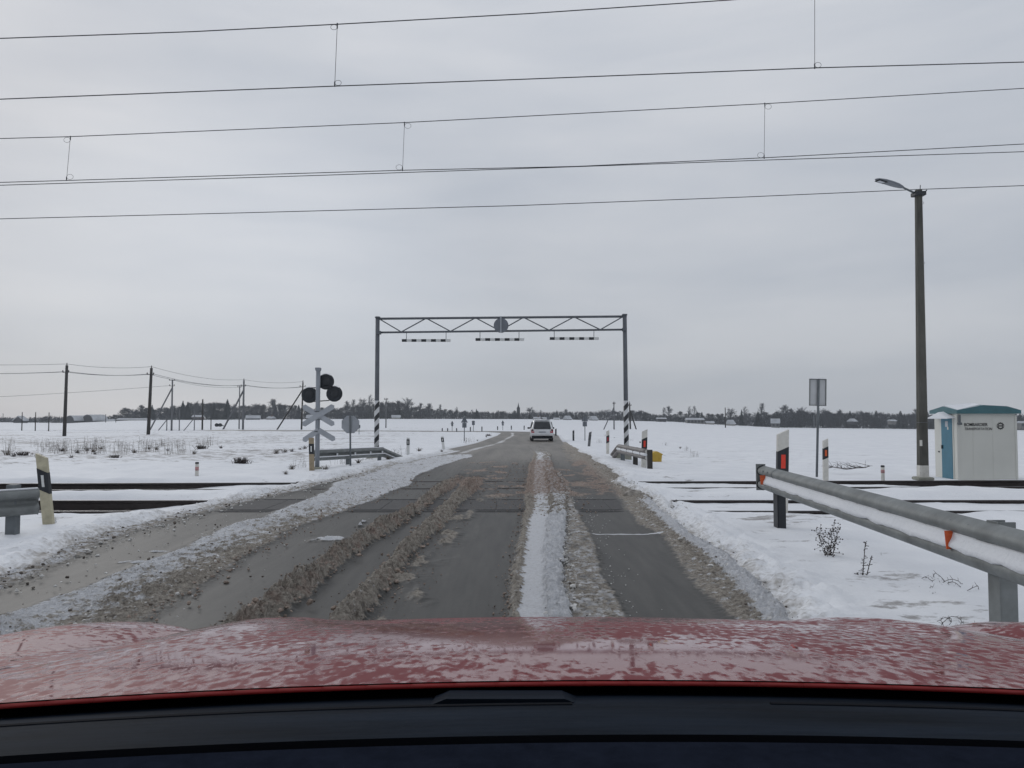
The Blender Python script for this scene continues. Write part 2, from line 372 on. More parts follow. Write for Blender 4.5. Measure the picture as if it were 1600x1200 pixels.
def tag(o, label, cat, group=None):
    o['label'] = label; o['category'] = cat
    if group: o['group'] = group
    return o
def thing(name, label, cat, loc=(0, 0, 0), rz=0, group=None):
    o = bpy.data.objects.new(name, None); o.empty_display_size = .1; C.objects.link(o); o.location = loc; o.rotation_euler = (0, 0, rz)
    return tag(o, label, cat, group)
def dup(root, loc, rz, label, group=None, scale=None, rot=None):
    r = root.copy(); C.objects.link(r); r.location = loc; r.rotation_euler = rot or (0, 0, rz)
    if scale: r.scale = scale
    r['label'] = label
    if group: r['group'] = group
    for ch in list(root.children):
        c = ch.copy(); C.objects.link(c); c.parent = r
        for g in ch.children:
            d = g.copy(); C.objects.link(d); d.parent = c
    return r
def grid_mesh(name, X, Y, Z, m, attrs=None, smooth=True):
    r, c = X.shape; me = bpy.data.meshes.new(name)
    co_ = np.stack([X, Y, Z], -1).reshape(-1, 3).astype(np.float32)
    idx = np.arange(r*c).reshape(r, c)
    q = np.stack([idx[:-1, :-1], idx[:-1, 1:], idx[1:, 1:], idx[1:, :-1]], -1).reshape(-1, 4)
    me.vertices.add(r*c); me.vertices.foreach_set('co', co_.ravel())
    me.loops.add(q.size); me.loops.foreach_set('vertex_index', q.ravel().astype(np.int32))
    me.polygons.add(len(q)); me.polygons.foreach_set('loop_start', (np.arange(len(q))*4).astype(np.int32))
    me.polygons.foreach_set('loop_total', np.full(len(q), 4, np.int32))
    if smooth: me.polygons.foreach_set('use_smooth', np.ones(len(q), bool))
    me.update(calc_edges=True)
    for k, a in (attrs or {}).items():
        at = me.attributes.new(k, 'FLOAT', 'POINT'); at.data.foreach_set('value', a.ravel().astype(np.float32))
    me.materials.append(M[m]); o = bpy.data.objects.new(name, me); C.objects.link(o); return o

# ------------------------------------------------------------------ road layout tables (read off the photograph, metres on the ground)
def tab(rows):
    rows = sorted(rows, key=lambda r: -r[0])                    # nearest first
    D = np.array([1740/(r[0]-652) for r in rows])
    return [D]+[np.array([(r[k]-800)/1200*d for r, d in zip(rows, D)]) for k in range(1, len(rows[0]))]
T_LEFT = tab([(950, -95), (910, 0), (870, 100), (850, 145), (820, 245), (800, 315), (780, 402), (760, 490), (750, 532), (740, 570), (730, 600), (720, 645), (710, 690), (700, 725)])
T_RIGHT = tab([(975, 1191), (950, 1177), (900, 1134), (870, 1105), (840, 1056), (820, 1039), (800, 1019), (780, 998), (760, 962), (745, 955), (725, 928), (710, 908), (700, 893)])
T_BAND = tab([(950, 60, 245), (900, 180, 325), (870, 262, 377), (850, 308, 425), (820, 378, 470), (800, 437, 530), (780, 490, 588), (760, 520, 635), (740, 565, 662), (725, 620, 700), (716, 670, 732), (706, 712, 750)])
T_R2 = tab([(950, 392, 480), (900, 462, 532), (850, 537, 590), (825, 582, 632), (796, 638, 674), (770, 668, 703), (750, 695, 735)])
T_R3 = tab([(950, 520, 602), (900, 582, 640), (850, 627, 672), (825, 650, 700), (796, 685, 720), (770, 707, 750), (750, 715, 765)])
T_MID = tab([(950, 797, 883), (900, 803, 880), (850, 811, 876), (825, 815, 878), (796, 820, 886), (770, 820, 882), (750, 824, 872), (730, 827, 862), (712, 834, 860)])
T_ASP = tab([(950, 975, 1095), (900, 950, 1062), (870, 940, 1040), (840, 925, 1022), (820, 914, 978), (790, 901, 960), (770, 893, 945), (755, 890, 945)])
def itp(T, k, y): return np.interp(y, T[0], T[k])
def edgeL(y):
    e = itp(T_LEFT, 1, y); return np.where(y > 34, np.interp(y, [34, 57, 75, 86], [-3.3, -2.5, -1.6, -1.4]), e)
def edgeR(y):
    e = itp(T_RIGHT, 1, y); return np.where(y > 34, np.interp(y, [34, 57, 75, 86], [2.9, 3.9, 4.7, 4.7]), e)

def build_road():
    # rows along the centreline; it turns sharply left about 95 m ahead
    yl = [-8, -4, 0, 3]
    while yl[-1] < 5: yl.append(yl[-1]+.03)
    while yl[-1] < 20: yl.append(yl[-1]+max(.013, yl[-1]*.0022))
    while yl[-1] < 86: yl.append(yl[-1]*1.009)
    ys = np.array(yl); T = np.concatenate([np.linspace(-5.2, -3.6, 60)[:-1], np.linspace(-3.6, 3.6, 560), np.linspace(3.6, 5.2, 60)[1:]])
    cx = ctr(ys); X = cx[:, None]+T[None, :]; Y = np.repeat(ys[:, None], len(T), 1)
    # bend: arc to the left then straight away to the left
    R = 9.0; th = np.linspace(0, math.radians(78), 26)[1:]
    cxe = ctr(ys[-1]); ye = ys[-1]
    bx = []; by = []
    for t in th: bx.append((cxe-R)+(R+np.maximum(T, -5.2))*math.cos(t)); by.append(ye+(R+T)*math.sin(t))
    dx, dy = -math.sin(th[-1]), math.cos(th[-1])
    for k in range(1, 10): bx.append(bx[24]+dx*k*4.0); by.append(by[24]+dy*k*4.0)
    X = np.vstack([X, bx]); Y = np.vstack([Y, by]); n0 = len(ys)
    TT = np.repeat(T[None, :], len(X), 0)
    eL = edgeL(Y); eR = edgeR(Y)
    inb = np.arange(len(X))[:, None] >= n0
    eL = np.where(inb, X-TT-3.1, eL); eR = np.where(inb, X-TT+3.1, eR)
    near = (Y < 30) & ~inb
    wob = fbm(X*.9, Y*.35, 3)*.22
    lump = billow(X*6.5, Y*6.5, 3); lump2 = billow(X*13+3, Y*13, 2); fine = fbm(X*7, Y*7, 4); lump3 = billow(X*24+7, Y*24, 2); gap = fbm(X*1.8+3, Y*1.3, 3)
    cov = np.zeros_like(X); dirt = np.zeros_like(X); red = np.zeros_like(X); hgt = np.zeros_like(X)
    def band(a, b, soft=.10, w=None):
        ww = wob if w is None else w
        return ss(X, a-soft+ww, a+soft+ww)*(1-ss(X, b-soft+ww, b+soft+ww))
    # broad pale slush between the oncoming lane's wheel tracks
    bL = band(itp(T_BAND, 1, Y), itp(T_BAND, 2, Y), .16)*(1-ss(Y, 27, 32))*(~inb)
    cov = np.maximum(cov, bL*np.clip(.80+.9*gap+.25*lump2, .25, 1)); hgt = np.maximum(hgt, bL*(.006+.022*np.clip(lump, 0, 1)*np.clip(.7+fine, 0, 1)+.026*np.clip(lump3, 0, 1)+.018*np.clip(lump2, 0, 1))*np.clip(.9+1.2*gap, .3, 1.4))
    bt = np.clip((X-itp(T_BAND, 1, Y))/(itp(T_BAND, 2, Y)-itp(T_BAND, 1, Y)+1e-6), 0, 1)
    dL = .30+.50*bt**1.5*(1-ss(Y, 7, 16))+.45*fine
    dirt = np.where(bL > .05, np.maximum(dirt, dL), dirt)
    # two clumpy brown ridges
    for Tb, hh, rdk in ((T_R2, .10, .42), (T_R3, .085, .30)):
        a = itp(Tb, 1, Y)+.08; b = itp(Tb, 2, Y)-.07; bb = band(a, b, .05, wob*.35+.10*fine)*(1-ss(Y+1.5*fine, 14.5, 20.5))*(~inb)
        prof = np.clip(1-np.abs((X-(a+b)/2)/((b-a)/2+.02))**2, 0, 1)**.7
        cl = np.clip(.05+.75*lump+.65*lump2+.45*lump3, .0, 1.7)*np.clip(1+1.2*gap, .35, 1.3)
        if Tb is T_R3: cl = np.clip(.75+.35*np.sin(Y*50+X*14+3*fine)+.45*lump2+.30*lump3, .1, 1.6)*np.clip(1+.9*gap, .45, 1.3)
        cov = np.maximum(cov, bb*np.clip(.45+.35*prof+.25*cl+.5*gap, .2, 1)); hgt = np.maximum(hgt, bb*(.012+hh*prof*cl))
        dirt = np.where(bb > .1, .78+.25*fine, dirt); red = np.maximum(red, bb*(rdk+.5*fine))
        # flattened spill beside it
    sp = np.exp(-((X-itp(T_R3, 2, Y)-.10)/.17)**2)*ss(fbm(X*2.2, Y*1.1, 3), -.05, .3)*(Y < 15)
    cov = np.maximum(cov, sp*.85); hgt = np.maximum(hgt, sp*.04*np.clip(.4+lump, 0, 1.4)); dirt = np.where(sp > .25, .8, dirt)
    # centre strip: clean on its left, clods on its right
    a = itp(T_MID, 1, Y); b = itp(T_MID, 2, Y); bm_ = band(a, b, .04, wob*.3+.06*fine+.02*lump2)*(1-ss(Y, 25, 34)*.6)*(~inb)*(Y < 44)
    q = np.clip((X-a)/(b-a+1e-6)+.16*fine+.07*lump2, -.2, 1.2)
    clod = ss(q, .62, .74)+(1-ss(q, .12, .26))
    far = ss(Y, 10.2, 12.0)
    cov = np.maximum(cov, bm_); hgt = np.maximum(hgt, bm_*(.028+(.075*np.clip(lump*.6+lump2*.7, 0, 1.3))*np.clip(clod*.5+far*.35+ss(q, .6, .75)*.4, 0, 1)))
    dm = np.clip(.70*(1-ss(q, .16, .30))+.16*ss(q, .58, .70)+far*(.42+.9*fine), 0, 1)
    dirt = np.where(bm_ > .05, dm+.12*fine, dirt)
    red = np.maximum(red, bm_*(far*(.30*(1-ss(q, .2, .5))+.9*fine)*(1-ss(Y, 22, 30))))
    # rough grey smear right of the centre strip
    a2 = itp(T_MID, 2, Y); b2 = itp(T_ASP, 1, Y); bs = band(a2, b2, .08, wob*.3)*(1-ss(Y, 20, 26))*(~inb)
    cov = np.maximum(cov, bs*(.56+.35*fbm(X*5, Y*2, 3))); hgt = np.maximum(hgt, bs*(.006+.016*np.clip(lump2, 0, 1)+.012*np.clip(lump3, 0, 1)))
    dirt = np.where((bs > .2) & (bm_ < .3), .56+.2*fine, dirt)
    # right-hand slush verge
    a3 = itp(T_ASP, 2, Y); bv = ss(X, a3-.12+wob, a3+.3+wob)*(Y < 30)*(~inb)
    tv = np.clip((X-a3)/(eR-a3+1e-6), 0, 1.6)
    cov = np.maximum(cov, bv*(.45+.5*tv)); hgt = np.maximum(hgt, bv*(.01+.055*tv*np.clip(.2+.5*lump+.4*lump2+.4*lump3, 0, 1.5)))
    dirt = np.where(bv > .2, np.clip(.60-.50*ss(tv, .78, 1.12), 0, 1)+.30*fine+.15*lump2, dirt)
    # reddish churned slush around and beyond the rails
    cxx = itp(T_MID, 1, Y); pr = ss(Y, 12.5, 14.5)*(1-ss(Y, 24, 29))*ss(X, -1.9, -1.1)*(1-ss(X, cxx+1.6, cxx+2.2))*(~inb)
    k = pr*ss(fbm(X*1.6+4, Y*.8, 4), -.18, .3)
    cov = np.maximum(cov, k*.62); red = np.maximum(red, pr*.62); dirt = np.where((k > .1) & (bm_ < .2), .8, dirt); hgt = np.maximum(hgt, k*.022*np.clip(lump, 0, 1))
    # left verge
    vl = (1-ss(X, eL-.1+wob, eL+.38+wob))*(~inb)*(Y < 30)
    cov = np.maximum(cov, vl*.85); hgt = np.maximum(hgt, vl*(.01+.025*np.clip(lump, 0, 1)+.02*np.clip(lump3, 0, 1))); dirt = np.where(vl > .15, .5+.35*fine, dirt)
    # farther road: faint pale streaks between the wheel tracks
    s_ = X-np.where(inb, X-TT, ctr(Y)); fr = ss(Y, 24, 34)
    st = np.exp(-((s_+1.55)/.30)**2)*.72+np.exp(-((s_+.35)/.28)**2)*.35*(1-ss(Y, 60, 75))+np.exp(-((s_-1.25)/.35)**2)*.32
    cov = np.maximum(cov, fr*st*(.8+.5*fbm(X*.8, Y*.15, 3))); dirt = np.where((fr*st > .2) & (hgt < .02), .45, dirt)
    out = 1-ss(X-eL, -.05, .5)+ss(X-eR, -.5, .05); out = np.where(inb, 1-ss(TT, -3.1, -2.6)+ss(TT, 2.5, 3.1), out)
    cov = np.maximum(cov, np.clip(out, 0, 1)*.9*(Y > 24)); dirt = np.where((out > .2) & (Y > 24), .5-.3*ss(out, .5, 1), dirt)
    # brown wash thrown to the right of the wheel tracks beyond the rails
    wsh = ss(Y, 12, 16)*(1-ss(Y, 40, 62))*ss(X, eR-1.3, eR-.2)*(~inb); kk2 = wsh*np.clip(.75+.9*fine+.4*gap, 0, 1)
    cov = np.maximum(cov, kk2*.8); dirt = np.where((kk2 > .15) & (bm_ < .1), np.clip(.72+.3*fine, 0, 1), dirt); red = np.maximum(red, kk2*.4); hgt = np.maximum(hgt, kk2*.03*np.clip(lump3+.3, 0, 1))
    # loose patches
    for (px, py, rx, ry, h) in ((519, 843, .19, .16, .03), (565, 823, .04, .05, .05), (570, 817, .035, .05, .04), (628, 905, .16, .22, .04), (250, 862, .16, .05, .012), (222, 878, .20, .05, .012)):
        D = 1740/(py-652); x0 = (px-800)/1200*D
        kk = np.exp(-(((X-x0+.09*fine)/rx)**2+((Y-D+.16*fine)/ry)**2)*1.2)*np.clip(.85+.8*fine+.3*lump3, 0, 1.2)
        cov = np.maximum(cov, kk*1.1); hgt = np.maximum(hgt, h*kk*(1+.5*lump)); dirt = np.where(kk > .3, .78 if px == 628 else .12, dirt)
    # packed snow line in the joint before the crossing
    ln = np.exp(-((Y-9.52-.02*fine)/.035)**2)*ss(X, .9, 1.05)*(1-ss(X, 1.75, 1.95))
    cov = np.maximum(cov, ln); dirt = np.where(ln > .3, .2, dirt)
    film = .04+.30*fbm(X*1.5, Y*.12, 3)+.35*np.exp(-((X+.42)/.22)**2)*(Y < 14)*ss(fbm(X*4, Y*.25, 3), -.1, .3)+.75*ss(Y, 13, 30)
    Z = terrain(X, Y); Z = np.where(inb, -.30, Z)
    Z[~inb.repeat(len(T), 1)] = Z[~inb.repeat(len(T), 1)]
    base = np.where(inb, terrain(np.zeros_like(Y)+1.6, np.minimum(Y, 95)), -.36*ss(Y, 28, 58)*(1-0)); base = np.where((Y > 58), terrain(np.clip(X, -3, 4), Y)+.0, base)
    Z = base+.012+hgt+.006*fine*(cov > .3)
    sink = np.where(inb, 0, ss(eL-.10+wob-X, 0, .4)+ss(X-eR-.05+wob, 0, .4)); Z = Z-sink*.35
    o = grid_mesh('road', X, Y, Z, 'road', {'cov': np.clip(cov, 0, 1.2), 'dirt': np.clip(dirt, 0, 1), 'red': np.clip(red, 0, 1), 'film': np.clip(film, 0, 1)})
    o['kind'] = 'structure'
    # centre path of the bend for the terrain cut
    return (cxe, ye, R)
BEND = build_road()

YAWB = .038; YAWA = .002
def trackA(x): return 12.63+YAWA*x
def trackB(x): return 16.42+YAWB*x
def bend_dist(X, Y):
    """signed offset from the road centreline past the bend start"""
    cxe, ye, R = BEND; ccx = cxe-R
    r = np.hypot(X-ccx, Y-ye); th = np.arctan2(Y-ye, X-ccx); off = r-R
    tm = math.radians(78); ex = ccx+R*math.cos(tm); ey = ye+R*math.sin(tm); dx, dy = -math.sin(tm), math.cos(tm)
    al = (X-ex)*dx+(Y-ey)*dy; pe = -((X-ex)*(-dy)+(Y-ey)*dx)
    return np.where(th > tm, np.where(al > 0, pe, 99), off)*1.0
def build_ground():
    xs = [0.0]
    while xs[-1] < 7: xs.append(xs[-1]+.045)
    while xs[-1] < 520: xs.append(xs[-1]*1.0155)
    xs = np.array(sorted([-x for x in xs[1:]]+xs))
    yl = [-60, -30, -12, -5, -1, 1.5, 3]
    while yl[-1] < 560: yl.append(yl[-1]+max(.045, yl[-1]*.0105))
    ys = np.array(yl); X, Y = np.meshgrid(xs, ys)
    Z = terrain(X, Y)
    eL = edgeL(Y); eR = edgeR(Y)
    wob = fbm(X*1.1+9, Y*.45, 4)*.28; fine = fbm(X*2.5, Y*2.5, 4); lump = billow(X*4.5, Y*4.5, 3); big = fbm(X*.12, Y*.12, 3); med = fbm(X*.7, Y*.5, 4)
    dist = np.maximum(eL-X, X-eR)+wob                     # >0 outside the road
    by = (Y > 84)
    bd = np.abs(bend_dist(X, Y))-3.1
    distb = np.where(by, bd+wob, dist)
    dist = distb
    fadef = 1-ss(Y, 60, 160)
    bank = ss(dist, -.02, .45)*(.07+.05*med)*fadef
    crumb = np.exp(-((dist-.35)/.40)**2)*.10*np.clip(lump, 0, 1.2)*(1-ss(Y, 14, 40))
    Z = Z+bank+crumb+.020*fine*(1-ss(Y, 30, 80))+.05*med*ss(np.abs(X-ctr(Y)), 4, 8)*(1-ss(Y, 100, 200))+.10*big*ss(np.abs(X), 12, 30)*ss(Y, 24, 50)
    # ploughed rows and wheel ruts in the left field
    fl = ss(-X, 5, 10)*ss(Y, 24, 34)*(1-ss(Y, 110, 170)); Z = Z+fl*.09*fbm(X*.05, Y*.55, 4)
    # mound humps by the left verge
    Z = Z+.12*fl*0
    Z = np.where(dist < .02, Z-.08-.5*ss(-dist, 0, .4), Z)
    # the snow lies lower over the tracks away from the road
    Z = Z-.16*ss(X, 4.0, 7.5)*ss(Y, 17.0, 18.0)*(1-ss(Y, 30, 60))
    for tr, awL, awR, kR in ((trackA(X), ss(-X, 4.9, 7.4), ss(X, 9.5, 13), .5), (trackB(X), ss(-X, 5.6, 8.5), ss(X, 8.0, 11), 1.0)):
        d = np.abs(Y-tr); k = (1-ss(d, .95, 1.6))*(awL+awR*kR)
        shelf = .12*fbm(X*.5, Y*.5, 3)
        Z = Z-k*(.21+bank*.9+shelf*.15)-(1-ss(d, .8, 1.5))*(1-np.clip(awL+awR*kR, 0, 1))*(dist > .3)*(bank+.035)
    dirt = np.exp(-(np.maximum(dist, 0)/.42)**2)*(.42+.45*np.clip(fine+.35*lump, 0, 1))*(1-ss(Y, 26, 45)*.6)
    dirt = np.clip(dirt, 0, 1)
    for y0, sl_, wd, am in ((38, .05, .5, .5), (47, -.03, .8, .55), (60, .04, 1.2, .6), (74, -.05, 1.6, .6), (92, .03, 2.5, .55)):
        d = (Y-(y0+sl_*X+1.6*fbm(X*.05+y0, Y*0+y0, 3)))/wd; dirt = np.maximum(dirt, am*np.exp(-d*d)*ss(-X, 6, 12)*np.clip(.55+1.1*fbm(X*.25+y0, Y*.4, 3), 0, 1))
    for y0, x0, x1 in ((40, 4.5, 16), (31, 5, 12)):
        d = (Y-(y0+.4*(X-8)+1.2*fbm(X*.2, Y*0+y0, 3)))/.8; dirt = np.maximum(dirt, .55*np.exp(-d*d)*ss(X, x0, x0+2)*(1-ss(X, x1-3, x1))*np.clip(.5+1.2*fine, 0, 1))
    dA = np.abs(Y-trackA(X)); dB = np.abs(Y-trackB(X))
    # bare dirty ballast strip at the near foot of each rail
    ballast = 0; awL = ss(-X, 5.2, 8); awR = ss(X, 8.5, 12)
    for tr in (trackA(X), trackB(X)):
        for s in (-.76, .76):
            ballast = np.maximum(ballast, np.exp(-((Y-(tr+s-.22))/.17)**2))
    dirt = np.maximum(dirt, ballast*np.clip(awL+.6*awR, 0, 1)*(.75+.4*fine))
    thin = .15+.50*fl+.8*np.exp(-((Y-33-.03*X)/7)**2)*ss(-X, 5, 9)+.5*np.exp(-((dist-1.2)/.8)**2)*(Y < 30)+.7*np.exp(-((X-4.1)/.8)**2-((Y-10.8)/.9)**2)+.5*fbm(X*.2, Y*.2, 2)*(Y > 20)
    thin += .45*ss(X, 4, 6)*np.exp(-((Y-38)/9)**2)*(1-ss(X, 14, 22))
    thin = np.where((X > 6) & (Y > 50), -.4, thin)
    thin += .35*ss(-X, 8, 25)*np.exp(-((Y-62)/14)**2)
    o = grid_mesh('snow_field', X, Y, Z, 'fieldsnow', {'dirt': dirt, 'thin': np.clip(thin, -1, 1)})
    o['kind'] = 'structure'
    # land beyond the treeline
    Xb, Yb = np.meshgrid(np.linspace(-6000, 6000, 9), np.array([555, 900, 2000, 4000, 7000.]))
    Zb = np.full_like(Xb, -9.0); Zb[0] = -6.0
    f = grid_mesh('far_ground', Xb, Yb, Zb, 'snow', None); f['kind'] = 'structure'
    Xb, Yb = np.meshgrid(np.linspace(-6000, 6000, 3), np.array([-3000, 557.])); f = grid_mesh('base_ground', Xb, Yb, np.full_like(Xb, -11.0), 'snow'); f['kind'] = 'structure'
build_ground()

# ------------------------------------------------------------------ railway
def build_track(cy, yaw, label):
    t = thing('railway_track', label, 'railway track', (0, cy, 0), math.atan(yaw), 'electrified tracks crossing the road')
    prof = [(-.075, -.175), (.075, -.175), (.075, -.16), (.012, -.145), (.012, -.035), (.036, -.02), (.036, .010), (-.036, .010), (-.036, -.02), (-.012, -.035), (-.012, -.145), (-.075, -.16)]
    for s in (-.76, .76):
        r = MB().prism(prof, (0, 1, 0), (0, 0, 1), (-70, s, 0), (140, 0, 0)).build('rail', 'rail', t)
        MB().box((0, s, .012), (140, .05, .004)).build('running_surface', 'railtop', r)
    n = 0
    for k in range(-52, 58):
        x = k*.6
        if -6.5 < x < 8 or n >= 98: continue
        sm = MB().box((x, 0, -.235), (.24, 2.6, .12), bev=.015)
        for q in (-.87, -.65, .65, .87): sm.box((x, q, -.16), (.10, .09, .06), bev=.012)
        sm.build('sleeper', 'sleeper', t); n += 1
    return t
build_track(12.63, YAWA, 'nearer railway track with dark rails half buried in snow')
build_track(16.42, YAWB, 'farther railway track with dark rails just before the shed and signals')
# rubber and concrete panels in the roadway
def panel_set():
    for cy, yaw, m in ((12.63, YAWA, 'rubber'), (16.42, YAWB, 'sleeper')):
        mb = MB(); R = Matrix.Rotation(math.atan(yaw), 3, 'Z')
        xs = [-4.3+k*.9 for k in range(8)] if cy < 14 else [-4.3+k*.9 for k in range(7)]
        for x in xs:
            if cy < 14: mb.box(R @ Vector((x, 0, 0))+Vector((0, cy, -.012)), (.897, 1.36, .07), R, bev=.008)
            for s in (-.76-.09, .76+.09): mb.box(R @ Vector((x, s, 0))+Vector((0, cy, -.012)), (.898, .10, .07), R, bev=.008)
        o = mb.build('crossing_panel', m); o['kind'] = 'structure'
panel_set()

# ------------------------------------------------------------------ overhead wires
def wire_pts(a, b, ext=3.0, n=40, sag=0.0):
    """a,b world points; extended both ways beyond the frame"""
    d = b-a; return [a+d*t for t in np.linspace(-ext*.25, 1+ext*.25, n)]
def overhead(name, label, Dm, mess, cont, drops, group):
    t = thing(name, label, 'overhead wire', (0, Dm, 0), 0, group)
    def line(pts):
        w = [P(px, py, Dm)-Vector((0, Dm, 0)) for px, py in pts]
        a, b = w[0], w[-1]; sl0 = (w[1]-w[0]).normalized(); sl1 = (w[-1]-w[-2]).normalized()
        return [a-sl0*14]+w+[b+sl1*14]
    MB().path(line(mess), .0085, 6).build('messenger_wire', 'wire', t)
    for c in cont: MB().path(line(c), .0085, 6).build('contact_wire', 'wire', t)
    for (x0, y0, x1, y1, s) in drops:
        a = P(x0, y0, Dm)-Vector((0, Dm, 0)); b = P(x1, y1, Dm)-Vector((0, Dm, 0))
        mb = MB().path([a, b], .0045, 5)
        mb.tube(a+Vector((0, 0, .02)), a-Vector((0, 0, .07)), .011); mb.tube(b-Vector((0, 0, .015)), b+Vector((0, 0, .07)), .011)
        d = mb.build('dropper', 'wire', t)
        r = .055*Dm/12.6
        for c, sg in ((a-Vector((0, 0, r*.9)), -s), (b+Vector((0, 0, r*.9)), s)):
            pts = [c+Vector((sg*(r-r*math.cos(q)), 0, r*.8*math.sin(q))) for q in np.linspace(0, 2*PI, 15)]
            MB().path(pts, .0035, 4).build('wire_loop', 'wire', d)
    return t
GW = 'overhead contact lines above the tracks'
overhead('overhead_line', 'nearest overhead contact line, the topmost pair of wires with hangers', 12.63,
         [(0, 60), (300, 49.5), (525, 38), (830, 21), (1140, 0), (1280, -11), (1600, -38)], [[(0, 155), (525, 134.5), (800, 124.5), (1275, 106), (1600, 97)]],
         [(527, 38, 523, 134, 1), (1273, -9, 1273, 106, 1)], GW)
overhead('overhead_line', 'second overhead contact line with three thin hangers, below the topmost pair', 16.5,
         [(0, 216.5), (110, 213.5), (632, 191.5), (1195, 162), (1600, 138)], [[(0, 285), (104, 282), (630, 266), (900, 260), (1195, 246.5), (1600, 225)]],
         [(110, 214, 104, 281, 1), (632, 192, 629, 266, -1), (1195, 162, 1194, 247, -1)], GW)
def single(name, label, D, pts):
    w = [P(px, py, D) for px, py in pts]; s0 = (w[1]-w[0]).normalized(); s1 = (w[-1]-w[-2]).normalized()
    return tag(MB().path([w[0]-s0*18]+w+[w[-1]+s1*18], .0085*D/17, 6).build(name, 'wire'), label, 'overhead wire')
single('overhead_wire', 'bare wire crossing the second contact line at a shallow angle', 17.6, [(0, 289.5), (500, 274), (900, 260.5), (1200, 250), (1600, 237)])
single('overhead_wire', 'lowest single overhead wire passing at the top of the concrete lamp post', 19.2, [(0, 342), (400, 332), (800, 321.5), (1160, 308), (1435, 296), (1600, 290)])

# ------------------------------------------------------------------ height gauge gantry
def build_gantry():
    D = 27.0
    O = Vector((P(783, 600, D).x, D, -.2))
    t = thing('height_gauge_gantry', 'grey steel truss gantry spanning the road with hanging striped bars', 'gantry', O)
    Q = lambda px, py, d=0: P(px, py, D)-O+Vector((0, d, 0))
    xl = Q(590, 497); xr = Q(976, 493)
    for k, (top, px, pyb) in enumerate(((xl, 588.5, 0), (xr, 979, 0))):
        b = Vector((Q(px, 690).x, 0, 0))
        MB().tube(b, top+Vector((0, 0, .02)), .082, .075, 14).tube(top-Vector((0, 0, .0)), top+Vector((0, 0, .05)), .095, .095, 12).build('pole', 'truss', t, True)
        zt = Q(px, 626).z; fr = lambda z: b+(top-b)*(z/top.z)
        MB().tube(fr(.15), fr(zt), .0865, .0865, 16).build('striped_sleeve', 'stripe', t, True)
        MB().box((b.x+(0 if k == 0 else -.12), -.25 if k == 0 else 0, .22), (.52, .5, .56), bev=.02).build('concrete_base', 'concretel', t)
        nb = Q(px, 520 if k == 0 else 515); MB().box((nb.x+(.08 if k == 0 else -.08), -.02, nb.z), (.16, .14, .12), bev=.01).build('bracket', 'truss', t)
    tc = Q(590, 498), Q(976, 494.5); bc = Q(592, 519.5), Q(976, 515)
    for y in (-.0,):
        MB().tube(tc[0], tc[1], .042, n=10).build('top_chord', 'truss', t, True); MB().tube(bc[0], bc[1], .036, n=10).build('bottom_chord', 'truss', t, True)
    tp = [592, 666, 743, 818, 897, 974]; bp = [627, 704, 781, 858, 938]
    lt = lambda px: Q(px, 498-(px-590)*.0092); lb = lambda px: Q(px, 519-(px-592)*.0115)
    for k in range(5):
        MB().tube(lt(tp[k]), lb(bp[k]), .022, n=6).build('diagonal_brace', 'truss', t); MB().tube(lb(bp[k]), lt(tp[k+1]), .022, n=6).build('diagonal_brace', 'truss', t)
    for (x0, x1, y, h0, h1) in ((628, 704, 532, 635, 697), (743, 819, 530.5, 750, 811), (859, 935.5, 529, 866, 928)):
        a = Q(x0, y); b = Q(x1, y); d = (b-a)/10
        bar = MB().box((a+b)/2, ((b-a).length, .05, .085)).build('hanging_bar', 'signback', t)
        wb, bb = MB(), MB()
        for k in range(10):
            (bb if k % 2 == 0 else wb).box(a+d*(k+.5), (d.length-.002, .058, .093))
        bb.build('black_band', 'black', bar); wb.build('white_band', 'white', bar)
        for h in (h0, h1): MB().tube(Q(h, y), Q(h, 519-(h-592)*.0115), .011, n=6).build('hanger_rod', 'galvd', bar)
    c = Q(783, 509, -.09)
    s = MB().lathe([(.02, -.01), (.255, -.01), (.262, 0), (.262, .012), (.25, .016), (.02, .016)], c, (0, 1, 0), 28).build('round_sign', 'signbackd', t)
    MB().box(c+Vector((-.01, -.03, .03)), (.05, .03, .58), bev=.004).build('sign_bracket', 'signback', s)
build_gantry()

